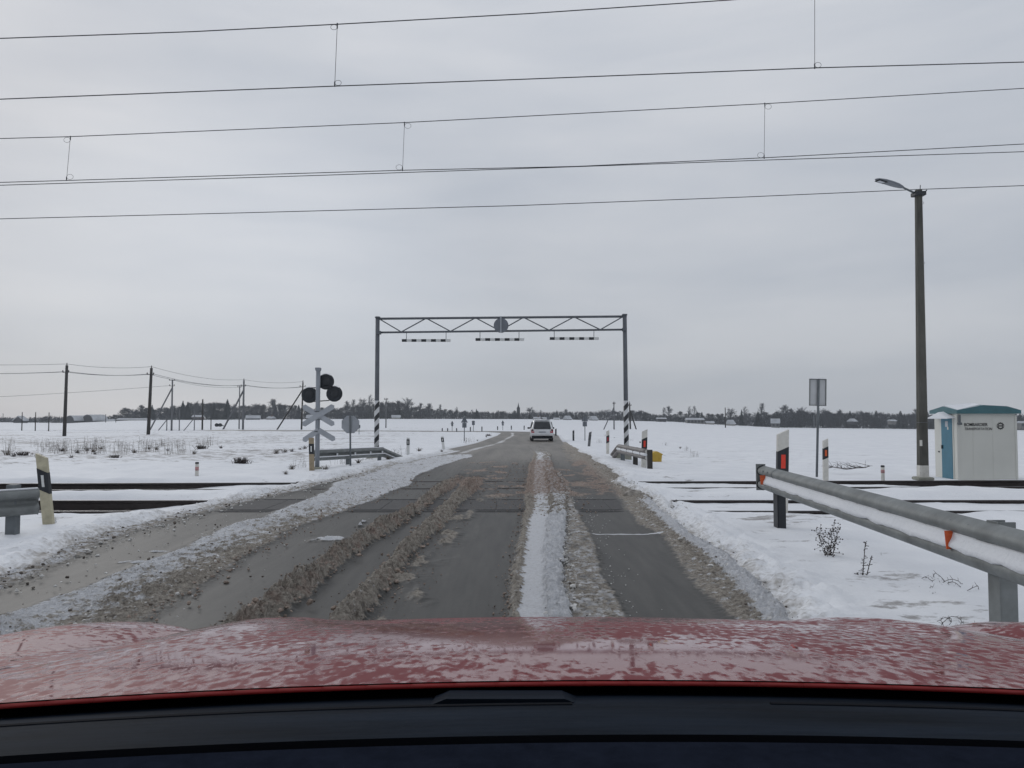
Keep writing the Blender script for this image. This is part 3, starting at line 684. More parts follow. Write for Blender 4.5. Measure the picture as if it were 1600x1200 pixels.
# ------------------------------------------------------------------ crossing signal
def build_signal():
    D = 21.0; O = Vector((P(497, 600, D).x, D, -.02))
    t = thing('crossing_signal', 'railway crossing signal seen from behind, three dark lamp discs over grey crossed boards', 'crossing signal', O)
    Q = lambda px, py, d=0: P(px, py, D)-O+Vector((0, d, 0))
    top = Q(497, 577).z
    MB().tube((0, 0, 0), (0, 0, top), .062, n=16).build('mast', 'steelmast', t, True)
    MB().box((0, 0, top), (.13, .13, .09), bev=.01, taper=1.15).build('mast_cap', 'steelmast', t)
    MB().box((0.01, -.05, .04), (.22, .22, .16), bev=.02).build('footing', 'concretel', t)
    for px, py in ((482, 617), (508, 596), (521, 615)):
        c = Q(px, py, .10)
        s = MB().lathe([(.01, -.015), (.205, -.015), (.222, 0), (.222, .02), (.19, .03), (.01, .03)], c, (0, 1, 0), 32).build('lamp_disc', 'dark', t)
        MB().lathe([(.05, -.012), (.10, -.008), (.12, -.002), (.12, 0)], c-Vector((0, .015, 0)), (0, 1, 0), 20).build('lamp_housing', 'black', s, True)
        MB().lathe([(.10, 0), (.12, .02), (.125, .16), (.118, .16), (.11, .03)], c+Vector((0, .03, 0)), (0, 1, 0), 20).build('hood', 'black', s, True)
        ins = [(math.cos(a)*.205, math.sin(a)*.205) for a in np.linspace(.9, 2.2, 9)]
        MB().path([c+Vector((p[0], -.02, p[1]+.012)) for p in ins], .012, 5).build('snow_cap', 'snow', s)
    for a, b in (((485, 606), (512, 605)), ((488, 627.5), (514, 625.5)), ((505, 607.5), (519, 603))):
        MB().tube(Q(*a, .05), Q(*b, .05), .014, n=8).build('support_arm', 'black', t)
    # crossed boards: full X and a lower half
    def board(cx, cy, ex, ey, w=.145, off=-.09, half=False):
        a = Q(cx, cy, off); b = Q(ex, ey, off); u = (b-a).normalized(); v = Vector((-u.z, 0, u.x)); l = (b-a).length
        s0 = 0 if half else -l
        poly = [(s0, -w/2), (l-.055, -w/2), (l, 0), (l-.055, w/2), (s0, w/2)] if half else [(-l+.055, -w/2), (l-.055, -w/2), (l, 0), (l-.055, w/2), (-l+.055, w/2), (-l, 0)]
        return MB().prism(poly, u, v, a, (0, .012, 0))
    x0 = board(498.5, 649, 523.5, 633.5).build('cross_board', 'signback', t); x1 = board(498.5, 649, 523.5, 664, off=-.075).build('cross_board', 'signback', t)
    board(499, 672, 525, 687.5, off=-.09, half=True).build('cross_board', 'signback', t); board(499, 672, 474, 689, off=-.075, half=True).build('cross_board', 'signback', t)
    for py in (643, 655, 674): MB().box(Q(498, py, -.05), (.20, .05, .03), bev=.004).build('clamp', 'galvd', t)
build_signal()

# ------------------------------------------------------------------ signs seen from behind
M['signlight'] = mat('pale_sign_back', (.50, .51, .52), .5, 0, .08, 4, .02)
def build_signs():
    # octagonal sign
    D = 22.4; g = P(548, 700, D); O = Vector((g.x, D, -.08))
    t = thing('road_sign', 'octagonal sign seen from behind on a thin post behind the left guardrail', 'road sign', O)
    c = Vector((P(547, 663, D).x-O.x, 0, P(547, 663, D).z-O.z)); r = .27
    MB().tube((0, 0, 0), (c.x, 0, c.z+.24), .027, n=10).build('post', 'galvd', t, True)
    poly = [(r*math.cos(PI/8+k*PI/4), r*math.sin(PI/8+k*PI/4)) for k in range(8)]
    p = MB().prism(poly, (1, 0, 0), (0, 0, 1), c+Vector((0, .035, 0)), (0, .012, 0)).build('panel', 'signback', t)
    poly2 = [(x*1.03, y*1.03) for x, y in poly]
    MB().prism(poly2, (1, 0, 0), (0, 0, 1), c+Vector((0, .048, 0)), (0, .004, 0)).build('rim', 'galvd', p)
    # rectangular sign right
    D = 19.4; O = Vector((P(1275.5, 700, D).x, D, 0))
    t = thing('road_sign', 'tall rectangular sign seen from behind, right side beside the lamp post', 'road sign', O)
    tp = P(1279, 592, D)-O
    MB().tube((0, 0, -.05), (tp.x+.0, 0, tp.z), .03, n=10).build('post', 'galvd', t, True)
    c = P(1278.5, 613, D)-O; R = Matrix.Rotation(math.radians(1.5), 3, 'Y')
    p = MB().box(c+Vector((0, .045, 0)), (.43, .014, .68), R, bev=.004).build('panel', 'signlight', t)
    e = MB()
    for dx in (-.205, .205): e.box(c+R @ Vector((dx, .03, 0)), (.02, .03, .68), R)
    for dz in (-.33, .33): e.box(c+R @ Vector((0, .03, dz)), (.43, .03, .02), R)
    e.build('folded_edge', 'galv', p)
    MB().box(c+Vector((-.0, .045, .345)), (.40, .04, .02), bev=.006).build('snow_cap', 'snow', p)
    # distant signs: triangle over a plate
    def far_sign(px, pyt, pyb, kind, label, wpx):
        g = G(px, pyb); s = g.y/1200
        t = thing('road_sign', label, 'road sign', g, 0, None); H = (pyb-pyt)*s
        MB().tube((0, 0, 0), (0, 0, H*.98), .032, n=8).build('post', 'galvd', t)
        w = wpx*s
        if kind == 'tri':
            MB().prism([(-w/2, 0), (w/2, 0), (.03, w*.82), (-.03, w*.82)], (1, 0, 0), (0, 0, 1), (0, .035, H-w*.86), (0, .015, 0)).build('triangular_panel', 'signbackd', t)
            MB().box((0, .045, H-w*.86-.29*w*1.3), (w*.62, .015, w*.68), bev=.004).build('lower_panel', 'signbackd', t)
        else:
            MB().box((0, .045, H-w*.75), (w, .015, w*1.5), bev=.004).build('panel', 'signbackd', t)
    far_sign(725.5, 651, 691, 'tri', 'triangular sign over a plate seen from behind, nearest sign left beyond the gantry', 11)
    far_sign(706.5, 658, 674.5, 'tri', 'tiny triangular sign far left in the snowy field', 5)
    far_sign(739.6, 657.5, 675.5, 'rect', 'small rectangular sign far off on a post before the bend', 4.5)
    far_sign(785.6, 657, 673, 'tri', 'tiny triangular sign standing at the outside of the far bend', 5)
    far_sign(914, 649, 690, 'tri', 'triangular sign over a plate seen from behind, right side past the white car', 11)
    far_sign(856.5, 652, 670, 'rect', 'small sign showing just above the roof of the white car', 4.5)
    far_sign(561, 664, 680, 'rect', 'little dark marker board in the field beside the octagonal sign', 3.5)
build_signs()

# ------------------------------------------------------------------ delineator posts
def delineator(px, pyt, pyb, label, body='whiteplastic', refl='redref', lean=0.0, wpx=None, side=1, group=None, D=None, extra=0, band=True):
    if D: O = Vector((P(px, 600, D).x, D, gz(P(px, 600, D).x, D)))
    else: O = G(px, pyb)
    s = O.y/1200; z0 = CH+ray(px, pyb).z*O.y; H = CH+ray(px, pyt).z*O.y-O.z; w = (wpx or 9)*s
    t = thing('delineator_post', label, 'delineator post', O, 0, group)
    sl = w*.45*side
    def slab(za, zb, k, d):
        # parallelogram cut top
        return [(-w/2*k, za-sl*.5), (w/2*k, za+sl*.5), (w/2*k, zb+sl*.5), (-w/2*k, zb-sl*.5)], d
    th = w*.42; L = lean
    sh = lambda z: Vector((L*z, 0, 0))
    def col(name, za, zb, k, y0, d, m, par, flat0=False, flat=False):
        pl = [(-w/2*k, za), (w/2*k, za), (w/2*k, zb), (-w/2*k, zb)] if flat else [(-w/2*k, za if flat0 else za-sl*.5), (w/2*k, za if flat0 else za+sl*.5), (w/2*k, zb+sl*.5), (-w/2*k, zb-sl*.5)]
        vs = []
        for yy in (y0, y0+d):
            for x, z in pl: vs.append((x+L*z, yy+(.25*w*(abs(x)/(w/2))**2 if False else 0), z))
        fs = [(0, 1, 2, 3), (7, 6, 5, 4), (0, 4, 5, 1), (1, 5, 6, 2), (2, 6, 7, 3), (3, 7, 4, 0)]
        return MB().add(vs, fs).build(name, m, par)
    b = col('body', -.1, H, 1, -th/2, th, body, t, True)
    if band:
        c = col('black_band', H*(1-.49+extra), H*(1-.20+extra), 1.01, -th/2-.004, th+.008, 'black', t)
        rw = .26 if refl == 'white' else .40
        col('reflector', H*(1-.425+extra), H*(1-.265+extra), rw, -th/2-.010, .005, refl, c, flat=True)
    return t
dg = 'white delineator posts with red reflectors on the right'
delineator(1218, 675, 803, 'large white delineator with red reflector behind the end of the near guardrail', wpx=17, lean=.03, D=11.2)
delineator(1290, 687, 747.5, 'delineator with small orange reflector beside the tall rectangular sign', refl='orange', wpx=8, lean=.01)
delineator(1006, 672.5, 733.5, 'white delineator with red reflector next to the yellow box', wpx=8.2, lean=.03)
delineator(949.5, 673, 711.5, 'slim white delineator at the far end of the short right guardrail', wpx=4.6, lean=.01, refl='tail')
delineator(920, 675, 699.5, 'leaning dark delineator between the short guardrail and the far sign', body='greyplastic', refl='greyplastic', wpx=4, lean=.1)
delineator(896, 672.5, 690.5, 'dark upright delineator beside the road, near the sign right of the white car', body='black', refl='greyplastic', wpx=2.8)
delineator(868.5, 670, 681, 'small dark delineator just right of the white car', body='black', refl='greyplastic', wpx=2.4)
delineator(77, 712, 827, 'yellowed delineator leaning left beside the left guardrail end', body='yellowed', refl='white', wpx=15.5, lean=-.13, side=-1)
delineator(489, 684, 739.5, 'stained tan delineator in front of the crossing signal mast', body='tanned', refl='white', wpx=7.5, lean=-.03, side=0, D=20.2, extra=.03)
delineator(637.5, 684, 715, 'white delineator with black band past the bent guardrail end', body='white', refl='white', wpx=4.6, side=0, extra=.12)
delineator(693.5, 682, 705, 'leaning white delineator in a grass tuft on the left verge', body='white', refl='white', wpx=4.2, lean=-.12, side=0, extra=.12)
gfp = 'tiny marker posts in the snow along the far bend'
for (px, a, b) in ((691, 669, 674.5), (699.5, 669, 674), (713.5, 669, 675), (735, 667, 675), (753, 666.5, 674.5), (777.5, 666, 672.5), (799, 665, 672), (819, 665, 672)):
    delineator(px, a, b, 'tiny dark marker post in the snow along the far bend', body='greyplastic', refl='greyplastic', wpx=1.7, side=0, group=gfp)
M['pinkring'] = mat('faded_pink_paint', (.42, .22, .22), .6, 0, .2, 9, .05)
def km_post(px, a, b, label):
    O = G(px, b); s = O.y/1200; H = (b-a)*s
    t = thing('marker_post', label, 'marker post', O)
    MB().tube((0, 0, -.1), (0, 0, H), .042, n=12).build('body', 'whiteplastic', t, True)
    MB().tube((0, 0, H), (0, 0, H+.04), .046, .04, n=12).build('cap', 'black', t)
    MB().tube((0, 0, H*.5), (0, 0, H*.78), .0435, n=12).build('red_ring', 'pinkring', t, True)
km_post(307.5, 725, 746, 'short pink and white marker stake in the snow behind the left tracks')
km_post(1379.5, 730, 748.5, 'short white marker stake left of the concrete lamp post')

# ------------------------------------------------------------------ guardrails
WP = [(-.155, 0), (-.148, .018), (-.135, .05), (-.112, .076), (-.085, .083), (-.058, .075), (-.038, .045), (-.025, .014), (0, .004), (.025, .014), (.038, .045), (.058, .075), (.085, .083), (.112, .076), (.135, .05), (.148, .018), (.155, 0)]
def beam(path, side, th=.004):
    """W-beam swept along path; side=+1: bulges to the right of travel"""
    mb = MB(); n = len(WP); ring = []
    for i, p in enumerate(path):
        a = path[max(0, i-1)]; b = path[min(len(path)-1, i+1)]; d = (b-a); d = Vector((d.x, d.y, 0)).normalized(); nn = Vector((d.y, -d.x, 0))*side
        ring.append([p+Vector((0, 0, z))+nn*o for z, o in WP]+[p+Vector((0, 0, z))+nn*(o-th) for z, o in reversed(WP)])
    vs = [v for r in ring for v in r]; m = 2*n; fs = [tuple(range(m)), tuple(range((len(path)-1)*m, len(path)*m))]
    for k in range(len(path)-1):
        for i in range(m): fs.append((k*m+i, k*m+(i+1) % m, (k+1)*m+(i+1) % m, (k+1)*m+i))
    return mb.add(vs, fs)
def lerp_path(pts, n=8):
    out = []
    for a, b in zip(pts[:-1], pts[1:]):
        for k in range(n): out.append(a.lerp(b, k/n))
    return out+[pts[-1]]
def snow_in(path, side, lo=-.03, hi=.035, seed=0):
    """snow resting in the trough of the beam, slumped over the lower bulge"""
    mb = MB(); rings = []; rnd = random.Random(seed)
    for i, p in enumerate(path):
        a = path[max(0, i-1)]; b = path[min(len(path)-1, i+1)]; d = (b-a); d = Vector((d.x, d.y, 0)).normalized(); nn = Vector((d.y, -d.x, 0))*side
        j = float(fbm(np.array([i*.35+seed]), np.array([seed*1.7]), 2)[0]); j2 = float(fbm(np.array([i*.35+seed+40]), np.array([3.3]), 2)[0])
        zb = -.062+.028*j; zt = .052+.02*j2; k = 1.0 if 0 < i < len(path)-1 else .3
        prof = [(zb, .076), ((zb+.012), .094*k), (-.02, .088*k), (.01, .070*k), (zt-.015, .062*k), (zt, .060), (0, .012)]
        rings.append([p+Vector((0, 0, z))+nn*o for z, o in prof])
    m = len(rings[0]); vs = [v for r in rings for v in r]; fs = [tuple(range(m)), tuple(range((len(path)-1)*m, len(path)*m))]
    for k in range(len(path)-1):
        for i in range(m): fs.append((k*m+i, k*m+(i+1) % m, (k+1)*m+(i+1) % m, (k+1)*m+i))
    return mb.add(vs, fs)
def build_rails():
    # --- near right
    a = Vector((3.28, 10.05, .665)); b = Vector((2.84, 4.2, .665)); c = Vector((2.75, 1.5, .665)); d = Vector((2.7, -4, .665))
    t = thing('guardrail', 'near right guardrail with snow in its groove and orange reflectors', 'guardrail', (3.2, 7, 0)); O = Vector((3.2, 7, 0))
    pts = lerp_path([a, b, c, d], 14); pts = [p-O for p in pts]
    be = beam(pts, 1).build('beam', 'galv', t, True)
    dn = lerp_path([a-O, b-O, c-O], 60)
    snow_in(dn[2:], 1, seed=3).build('groove_snow', 'snow', t, True)
    def post(y, x, top=.80, m='galv', w=.14):
        mb = MB().box((x-O.x, y-O.y, (top-.3)/2), (.012, w, top+.3)).box((x-O.x+.05, y-O.y-w/2+.006, (top-.3)/2), (.1, .012, top+.3)).box((x-O.x+.05, y-O.y+w/2-.006, (top-.3)/2), (.1, .012, top+.3))
        mb.build('post', m, t)
    post(9.75, 3.33, .78, 'black', .15)
    for y in (4.62, 0.4, -3.4): post(y, float(np.interp(y, [1.5, 4.2, 10], [2.75, 2.815, 3.36]))+.02, .83, 'galv', .11)
    # rounded end piece
    e = MB()
    pr = [(math.cos(q)*.155, math.sin(q)*.155) for q in np.linspace(PI/2, 3*PI/2, 9)]
    ep = a-O
    vs = []
    for off in (0, .012):
        vs += [ep+Vector((-.09-off*.2, .02+off, .175)), ep+Vector((-.09, .02+off, -.165)), ep+Vector((.03, .02+off, -.165)), ep+Vector((.03, .02+off, .175))]
    e.add(vs, [(0, 1, 2, 3), (7, 6, 5, 4), (0, 4, 5, 1), (1, 5, 6, 2), (2, 6, 7, 3), (3, 7, 4, 0)])
    e.build('end_plate', 'galv', t)
    rim = []
    for z, o in WP: rim.append(ep+Vector((-o-.004, .0, z*1.03)))
    MB().path(rim, .008, 5).build('end_rim', 'black', t)
    # splices, bolts, reflectors
    def at(y, z, o):
        x = np.interp(y, [4.2, 10.05], [2.86, 3.28]) if y > 4.2 else np.interp(y, [1.5, 4.2], [2.75, 2.86]); return Vector((x-o-O.x, y-O.y, .665+z))
    for y in (9.35, 4.62): MB().path([at(y, z, o+.003) for z, o in WP], .0045, 4).build('splice_edge', 'galvd', t)
    for y, z, o in ((9.55, .10, .082), (9.75, .10, .082), (5.0, .112, .077), (4.78, .112, .077), (5.0, -.112, .077)): MB().lathe([(.004, 0), (.014, 0), (.012, .009), (.004, .01)], at(y, z, o), (-1, 0, .3), 10).build('bolt', 'galvd', t)
    for px in (1275, 1321, 1376):
        k = (px-800)/1200; y = None
        for yy in np.linspace(10, 4, 400):
            if (at(yy, 0, .08).x+O.x)/yy > k: y = yy; break
        MB().lathe([(.002, 0), (.013, .001), (.011, .010), (.002, .014)], at(y, .040, .052), (-1, -.3, .2), 10).build('bolt', 'snow', t)
    for y, s in ((9.72, 1.0), (4.98, 1.0)):
        c0 = at(y, 0, .092); MB().prism([(-.034, .055), (.034, .055), (.024, -.062), (-.024, -.062)], (1, 0, 0), (0, 0, 1), c0+Vector((-.005, -.0, 0)), (0, .006, 0)).build('reflector', 'orange', t)
    # --- near left end (seen from its road side, running off to the left)
    O2 = Vector((-6.1, 9.15, -.02)); t = thing('guardrail', 'left guardrail end beside the yellowed leaning delineator', 'guardrail', O2)
    p0 = P(60, 783, 9.3)-O2; p1 = P(-10, 788, 9.0)-O2; p2 = P(-500, 830, 8.2)-O2
    pth = lerp_path([p0, p1, p2], 10); beam(pth, -1).build('beam', 'galv', t, True)
    for q, w in (((18, 9.12), .12), ((-290, 8.5), .12)):
        x = P(q[0], 700, q[1]).x-O2.x; MB().box((x, q[1]-O2.y+.06, .28), (w, .10, .78), bev=.006).build('post', 'galvd', t)
    MB().path([p0+Vector((0, -o-.003, z)) for z, o in WP], .007, 5).build('end_rim', 'galv', t)
    MB().box(p0+Vector((-.08, -.02, 0)), (.14, .012, .30), bev=.003).build('end_plate', 'galv', t)
    for dx in (.30, .42): MB().box(p0+Vector((-dx*.8, -.03, .0)), (.045, .02, .09), bev=.004).build('splice_slot', 'snow' if dx > .35 else 'galvd', t)
    MB().path([p+Vector((0, -.02, .158)) for p in pth[:10]], .012, 6).build('snow_cap', 'snow', t)
    # --- far left, behind the signal
    t = thing('guardrail', 'short guardrail under the crossing signal, its end bent to the ground', 'guardrail', (-4.8, 23, 0)); O3 = Vector((-4.8, 23, 0))
    q0 = P(486, 712, 21.2)-O3; q1 = P(597, 706, 25.0)-O3; q2 = P(628, 719, 27.0)-O3
    beam(lerp_path([q0, q1, q2], 8), 1).build('beam', 'galv', t, True)
    MB().path([p+Vector((.05, 0, .155)) for p in lerp_path([q0, q1], 8)], .013, 6).build('snow_cap', 'snow', t)
    MB().path([p+Vector((.09, -.02, -.045)) for p in lerp_path([q0, q1, q2], 8)], .016, 6).build('groove_snow', 'snow', t)
    for f in (.03, .5, .98):
        p = q0.lerp(q1, f); MB().box((p.x-.05, p.y+.02, p.z/2-.1), (.10, .16, p.z+.45), bev=.005).build('post', 'galvd', t)
    for f in (.06, .3, .55, .78, .97):
        p = q0.lerp(q1, f); MB().box((p.x+.07, p.y, p.z+.0), (.04, .06, .07), bev=.006).build('spacer', 'snow', t)
    # --- far right
    t = thing('guardrail', 'short brownish guardrail on the right with its end bent down, before the yellow box', 'guardrail', (3.8, 25, 0)); O4 = Vector((3.8, 25, 0))
    m = 'railbrown'
    r0 = P(1012, 710.5, 21.8)-O4; r1 = P(967, 701, 26.3)-O4; r2 = P(957, 714, 27.6)-O4
    beam(lerp_path([r0, r1, r2], 8), -1).build('beam', m, t, True)
    MB().path([p+Vector((-.05, 0, .0)) for p in lerp_path([r0, r1], 8)], .045, 8).build('groove_snow', 'snow', t)
    for f in (0.0, .45, .92):
        p = r0.lerp(r1, f); MB().box((p.x+.06, p.y, p.z/2-.1), (.14, .10, p.z+.48), bev=.005).build('post', 'wood' if f < .5 else 'galvd', t)
    for f in (.15, .38, .6, .82):
        p = r0.lerp(r1, f); MB().box((p.x-.075, p.y, p.z), (.035, .05, .10), bev=.006).build('spacer', m, t)
M['railbrown'] = mat('road_grimed_steel', (.185, .17, .165), .6, .2, .25, 4, .05)
build_rails()

# ------------------------------------------------------------------ yellow grit box
def build_box():
    O = G(1024, 722); O.z -= .03; s = O.y/1200*1.12
    t = thing('grit_box', 'small yellow plastic grit box behind the white delineator', 'grit box', O, .12)
    w = 18*s; h = 15*s
    b = MB().box((0, 0, h*.42), (w*.8, w*.6, h*.84), bev=.02, taper=1.12).build('bin', 'yellow', t)
    MB().box((0, 0, h*.80), (w*1.0, w*.72, h*.09), bev=.01).build('rim', 'yellow', t)
    lid = MB().prism([(-w*.48, 0), (w*.48, 0), (w*.06, h*.24), (-w*.06, h*.24)], (1, 0, 0), (0, 0, 1), (0, -w*.34, h*.84), (0, w*.68, 0)).build('lid', 'yellow', t)
    for x in (-.1, .1): MB().box((x*w*2, -w*.335, h*.4), (.015, .02, h*.6), bev=.003).build('rib', 'yellow', t)
build_box()

# ------------------------------------------------------------------ equipment cabinet
def text(body, size, loc, parent, m, shear=0, offset=0, sx=1, name='lettering', rot=(PI/2, 0, 0)):
    cu = bpy.data.curves.new(name, 'FONT'); cu.body = body; cu.size = size; cu.extrude = .002; cu.shear = shear; cu.offset = offset
    tmp = bpy.data.objects.new(name, cu); C.objects.link(tmp); bpy.context.view_layer.update()
    me = bpy.data.meshes.new_from_object(tmp.evaluated_get(bpy.context.evaluated_depsgraph_get())); bpy.data.objects.remove(tmp); me.materials.clear(); me.materials.append(M[m])
    o = bpy.data.objects.new(name, me); C.objects.link(o); o.parent = parent; o.location = loc; o.rotation_euler = rot; o.scale = (sx, 1, 1); return o
def build_cabinet():
    D = 19.2; cx0 = P(1497, 700, D).x; cx1 = P(1588, 700, D).x; rz = math.radians(-3)
    O = Vector((cx0, D, -.22)); t = thing('equipment_cabinet', 'white trackside equipment hut with teal door and teal roof edge', 'hut', O, 0)
    w = cx1-cx0; zt = P(1540, 645, D).z-O.z
    # footprint: front wall on the camera side; door wall recedes to the left-rear
    rl = P(1461, 700, D+1.35)-O; rl.z = 0; dv = rl.normalized(); L = Vector((rl.x, rl.y, 0))
    fl = Vector((0, 0, 0)); fr = Vector((w, 0, 0)); bl = L; brr = fr+L
    vs = [v+Vector((0, 0, z)) for z in (-.15, zt) for v in (fl, fr, brr, bl)]
    body = MB().add(vs, [(0, 1, 2, 3), (7, 6, 5, 4), (0, 4, 5, 1), (1, 5, 6, 2), (2, 6, 7, 3), (3, 7, 4, 0)]).build('wall', 'wall', t)
    for f in (.26, .60): MB().box((w*f, -.0015, zt/2), (.005, .005, zt-.1)).build('panel_joint', 'wall', body)
    for f in (0, 1): MB().box((w*f, -.006, zt/2-.05), (.05, .016, zt), bev=.003).build('corner_strip', 'wall', body)
    n = Vector((-L.y, L.x, 0)).normalized()
    if n.x > 0: n = -n
    u = L.normalized(); LL = L.length
    def onside(a, z, off): return u*a+n*off+Vector((0, 0, z))
    def slab(a0, a1, z0, z1, off, d, name, m, par):
        v = [onside(a, z, o) for o in (off, off+d) for a, z in ((a0, z0), (a1, z0), (a1, z1), (a0, z1))]
        return MB().add(v, [(0, 1, 2, 3), (7, 6, 5, 4), (0, 4, 5, 1), (1, 5, 6, 2), (2, 6, 7, 3), (3, 7, 4, 0)]).build(name, m, par)
    dr = slab(LL*.20, LL*.66, -.05, zt-.10, .002, .02, 'door', 'tealdoor', t)
    slab(LL*.60, LL*.63, zt*.48, zt*.53, .022, .03, 'handle', 'black', dr)
    slab(LL*.36, LL*.48, zt*.80, zt*.88, .022, .004, 'notice', 'lens', dr)
    slab(LL*.34, LL*.39, zt*.76, zt*.80, .022, .004, 'notice', 'whiteplastic', dr)
    slab(LL*.16, LL*.198, -.05, zt-.08, .002, .012, 'door_frame', 'wall', t); slab(LL*.662, LL*.70, -.05, zt-.08, .002, .012, 'door_frame', 'wall', t)
    slab(LL*.78, LL*.84, zt*.42, zt*.44, .002, .012, 'vent', 'black', t)
    # roof: four shallow gables
    ov = .09; c = (fl+fr+L+fr+L)/4*1.0; c = (fl+fr+bl+brr)/4
    A = [fl+Vector((-.10, -ov, 0))-u*0.02, fr+Vector((ov, -ov, 0)), brr+Vector((ov, ov, 0)), bl+Vector((-.05, ov, 0))+n*.03]
    A[0] = fl+n*.06+Vector((.0, -ov, 0))
    zb = zt-.02; ze = zt+.065; zp = zt+.20
    low = [a+Vector((0, 0, zb)) for a in A]; up = [a+Vector((0, 0, ze)) for a in A]
    mids = [((A[i]+A[(i+1) % 4])/2)+Vector((0, 0, zp-(.03 if i % 2 else 0))) for i in range(4)]
    apex = c+Vector((0, 0, zp+.02))
    mids[0] = A[0].lerp(A[1], .42)+Vector((0, 0, zp-.01)); mids2 = A[0].lerp(A[1], .78)+Vector((0, 0, zp-.035))
    mids[3] = A[3].lerp(A[0], .5)+Vector((0, 0, zp-.03))
    vs = low+up+mids+[apex, mids2]
    fs = [(0, 1, 5, 13, 8, 4), (1, 2, 6, 9, 5), (2, 3, 7, 10, 6), (3, 0, 4, 11, 7), (3, 2, 1, 0),
          (4, 8, 12), (8, 13, 12), (13, 5, 12), (5, 9, 12), (9, 6, 12), (6, 10, 12), (10, 7, 12), (7, 11, 12), (11, 4, 12)]
    MB().add(vs, fs).build('roof', 'teal', t)
    # snow on the left of the roof
    e0 = up[0]+Vector((.04, .03, .012)); s1 = mids[3].lerp(apex, .04)+Vector((0, 0, .03)); s2 = mids[0].lerp(apex, .05)+Vector((-.08, .02, .02)); ap = apex+Vector((0, 0, .035))
    v = [e0, s2, ap, s1]; vs = v+[p-Vector((0, 0, .04)) for p in v]
    MB().add(vs, [(0, 1, 2), (0, 2, 3), (4, 6, 5), (4, 7, 6), (0, 4, 5, 1), (1, 5, 6, 2), (2, 6, 7, 3), (3, 7, 4, 0)]).build('roof_snow', 'snow', t)
    # little canopy over the door, loaded with snow
    cz = zt-.11
    pa = onside(LL*.08, cz, .0); pb = onside(LL*.84, cz, 0); pc = onside(LL*.92, cz-.02, .22); pd = onside(LL*.05, cz-.02, .22); pm = onside(LL*.45, cz+.15, .02); pn = onside(LL*.45, cz+.13, .20)
    vs = [pa, pb, pc, pd, pm, pn]; vs2 = vs+[p-Vector((0, 0, .02)) for p in (pa, pb, pc, pd)]
    MB().add(vs2, [(0, 4, 5, 3), (4, 1, 2, 5), (3, 5, 2), (3, 2, 8, 9), (0, 3, 9, 6), (1, 7, 8, 2), (6, 9, 8, 7), (0, 6, 7, 1, 4)]).build('canopy_snow', 'snow', t)
    # lamp / siren box near the corner
    MB().box((.02, -.05, zt-.16), (.05, .05, .22), bev=.006).box((.01, -.08, zt-.27), (.09, .07, .06), bev=.01).build('alarm_unit', 'galvd', t)
    # lettering
    zz = zt-.335; k = D/1200
    tt = text('BOMBARDIER', .0875*1.25*1.02, (10*k*1.0, -.006, P(1530, 665.8, D).z-O.z), t, 'letter', offset=.0012, sx=.98); 
    t2 = text('TRANSPORTATION', .098, (10*k, -.006, P(1530, 672.2, D).z-O.z), t, 'letterg', shear=.25, sx=.84)
    bpy.context.view_layer.update()
    tt.scale = (36.5*k/max(tt.dimensions.x, .01)*tt.scale.x, 1, 1); t2.scale = (43*k/max(t2.dimensions.x, .01)*t2.scale.x, 1, 1)
    g0 = P(1563, 665.5, D)-O; g = MB(); R1 = 5.2*k; R0 = 3.2*k
    for h in (0, 1):
        ang0 = .22 if h == 0 else PI+.22; nT = 5; poly = []
        outer = []; inner = []
        for q in range(nT*4+1):
            a = ang0+(PI-.44)*q/(nT*4); r = R1*1.14 if (q % 4) in (1, 2) else R1*.93
            outer.append((math.cos(a)*r, math.sin(a)*r)); inner.append((math.cos(a)*R0*1.05, math.sin(a)*R0*1.05))
        nn = len(outer); vs = [(g0.x+x, -.008, g0.z+z) for x, z in outer]+[(g0.x+x, -.008, g0.z+z) for x, z in inner]
        g.add(vs, [(i, i+1, nn+i+1, nn+i) for i in range(nn-1)])
    g.box((g0.x, -.009, g0.z), (R1*2.35, .004, R1*.16)).box((g0.x, -.009, g0.z+R1*.0), (R1*1.4, .003, R1*.3))
    g.build('gear_emblem', 'letter', t)
build_cabinet()

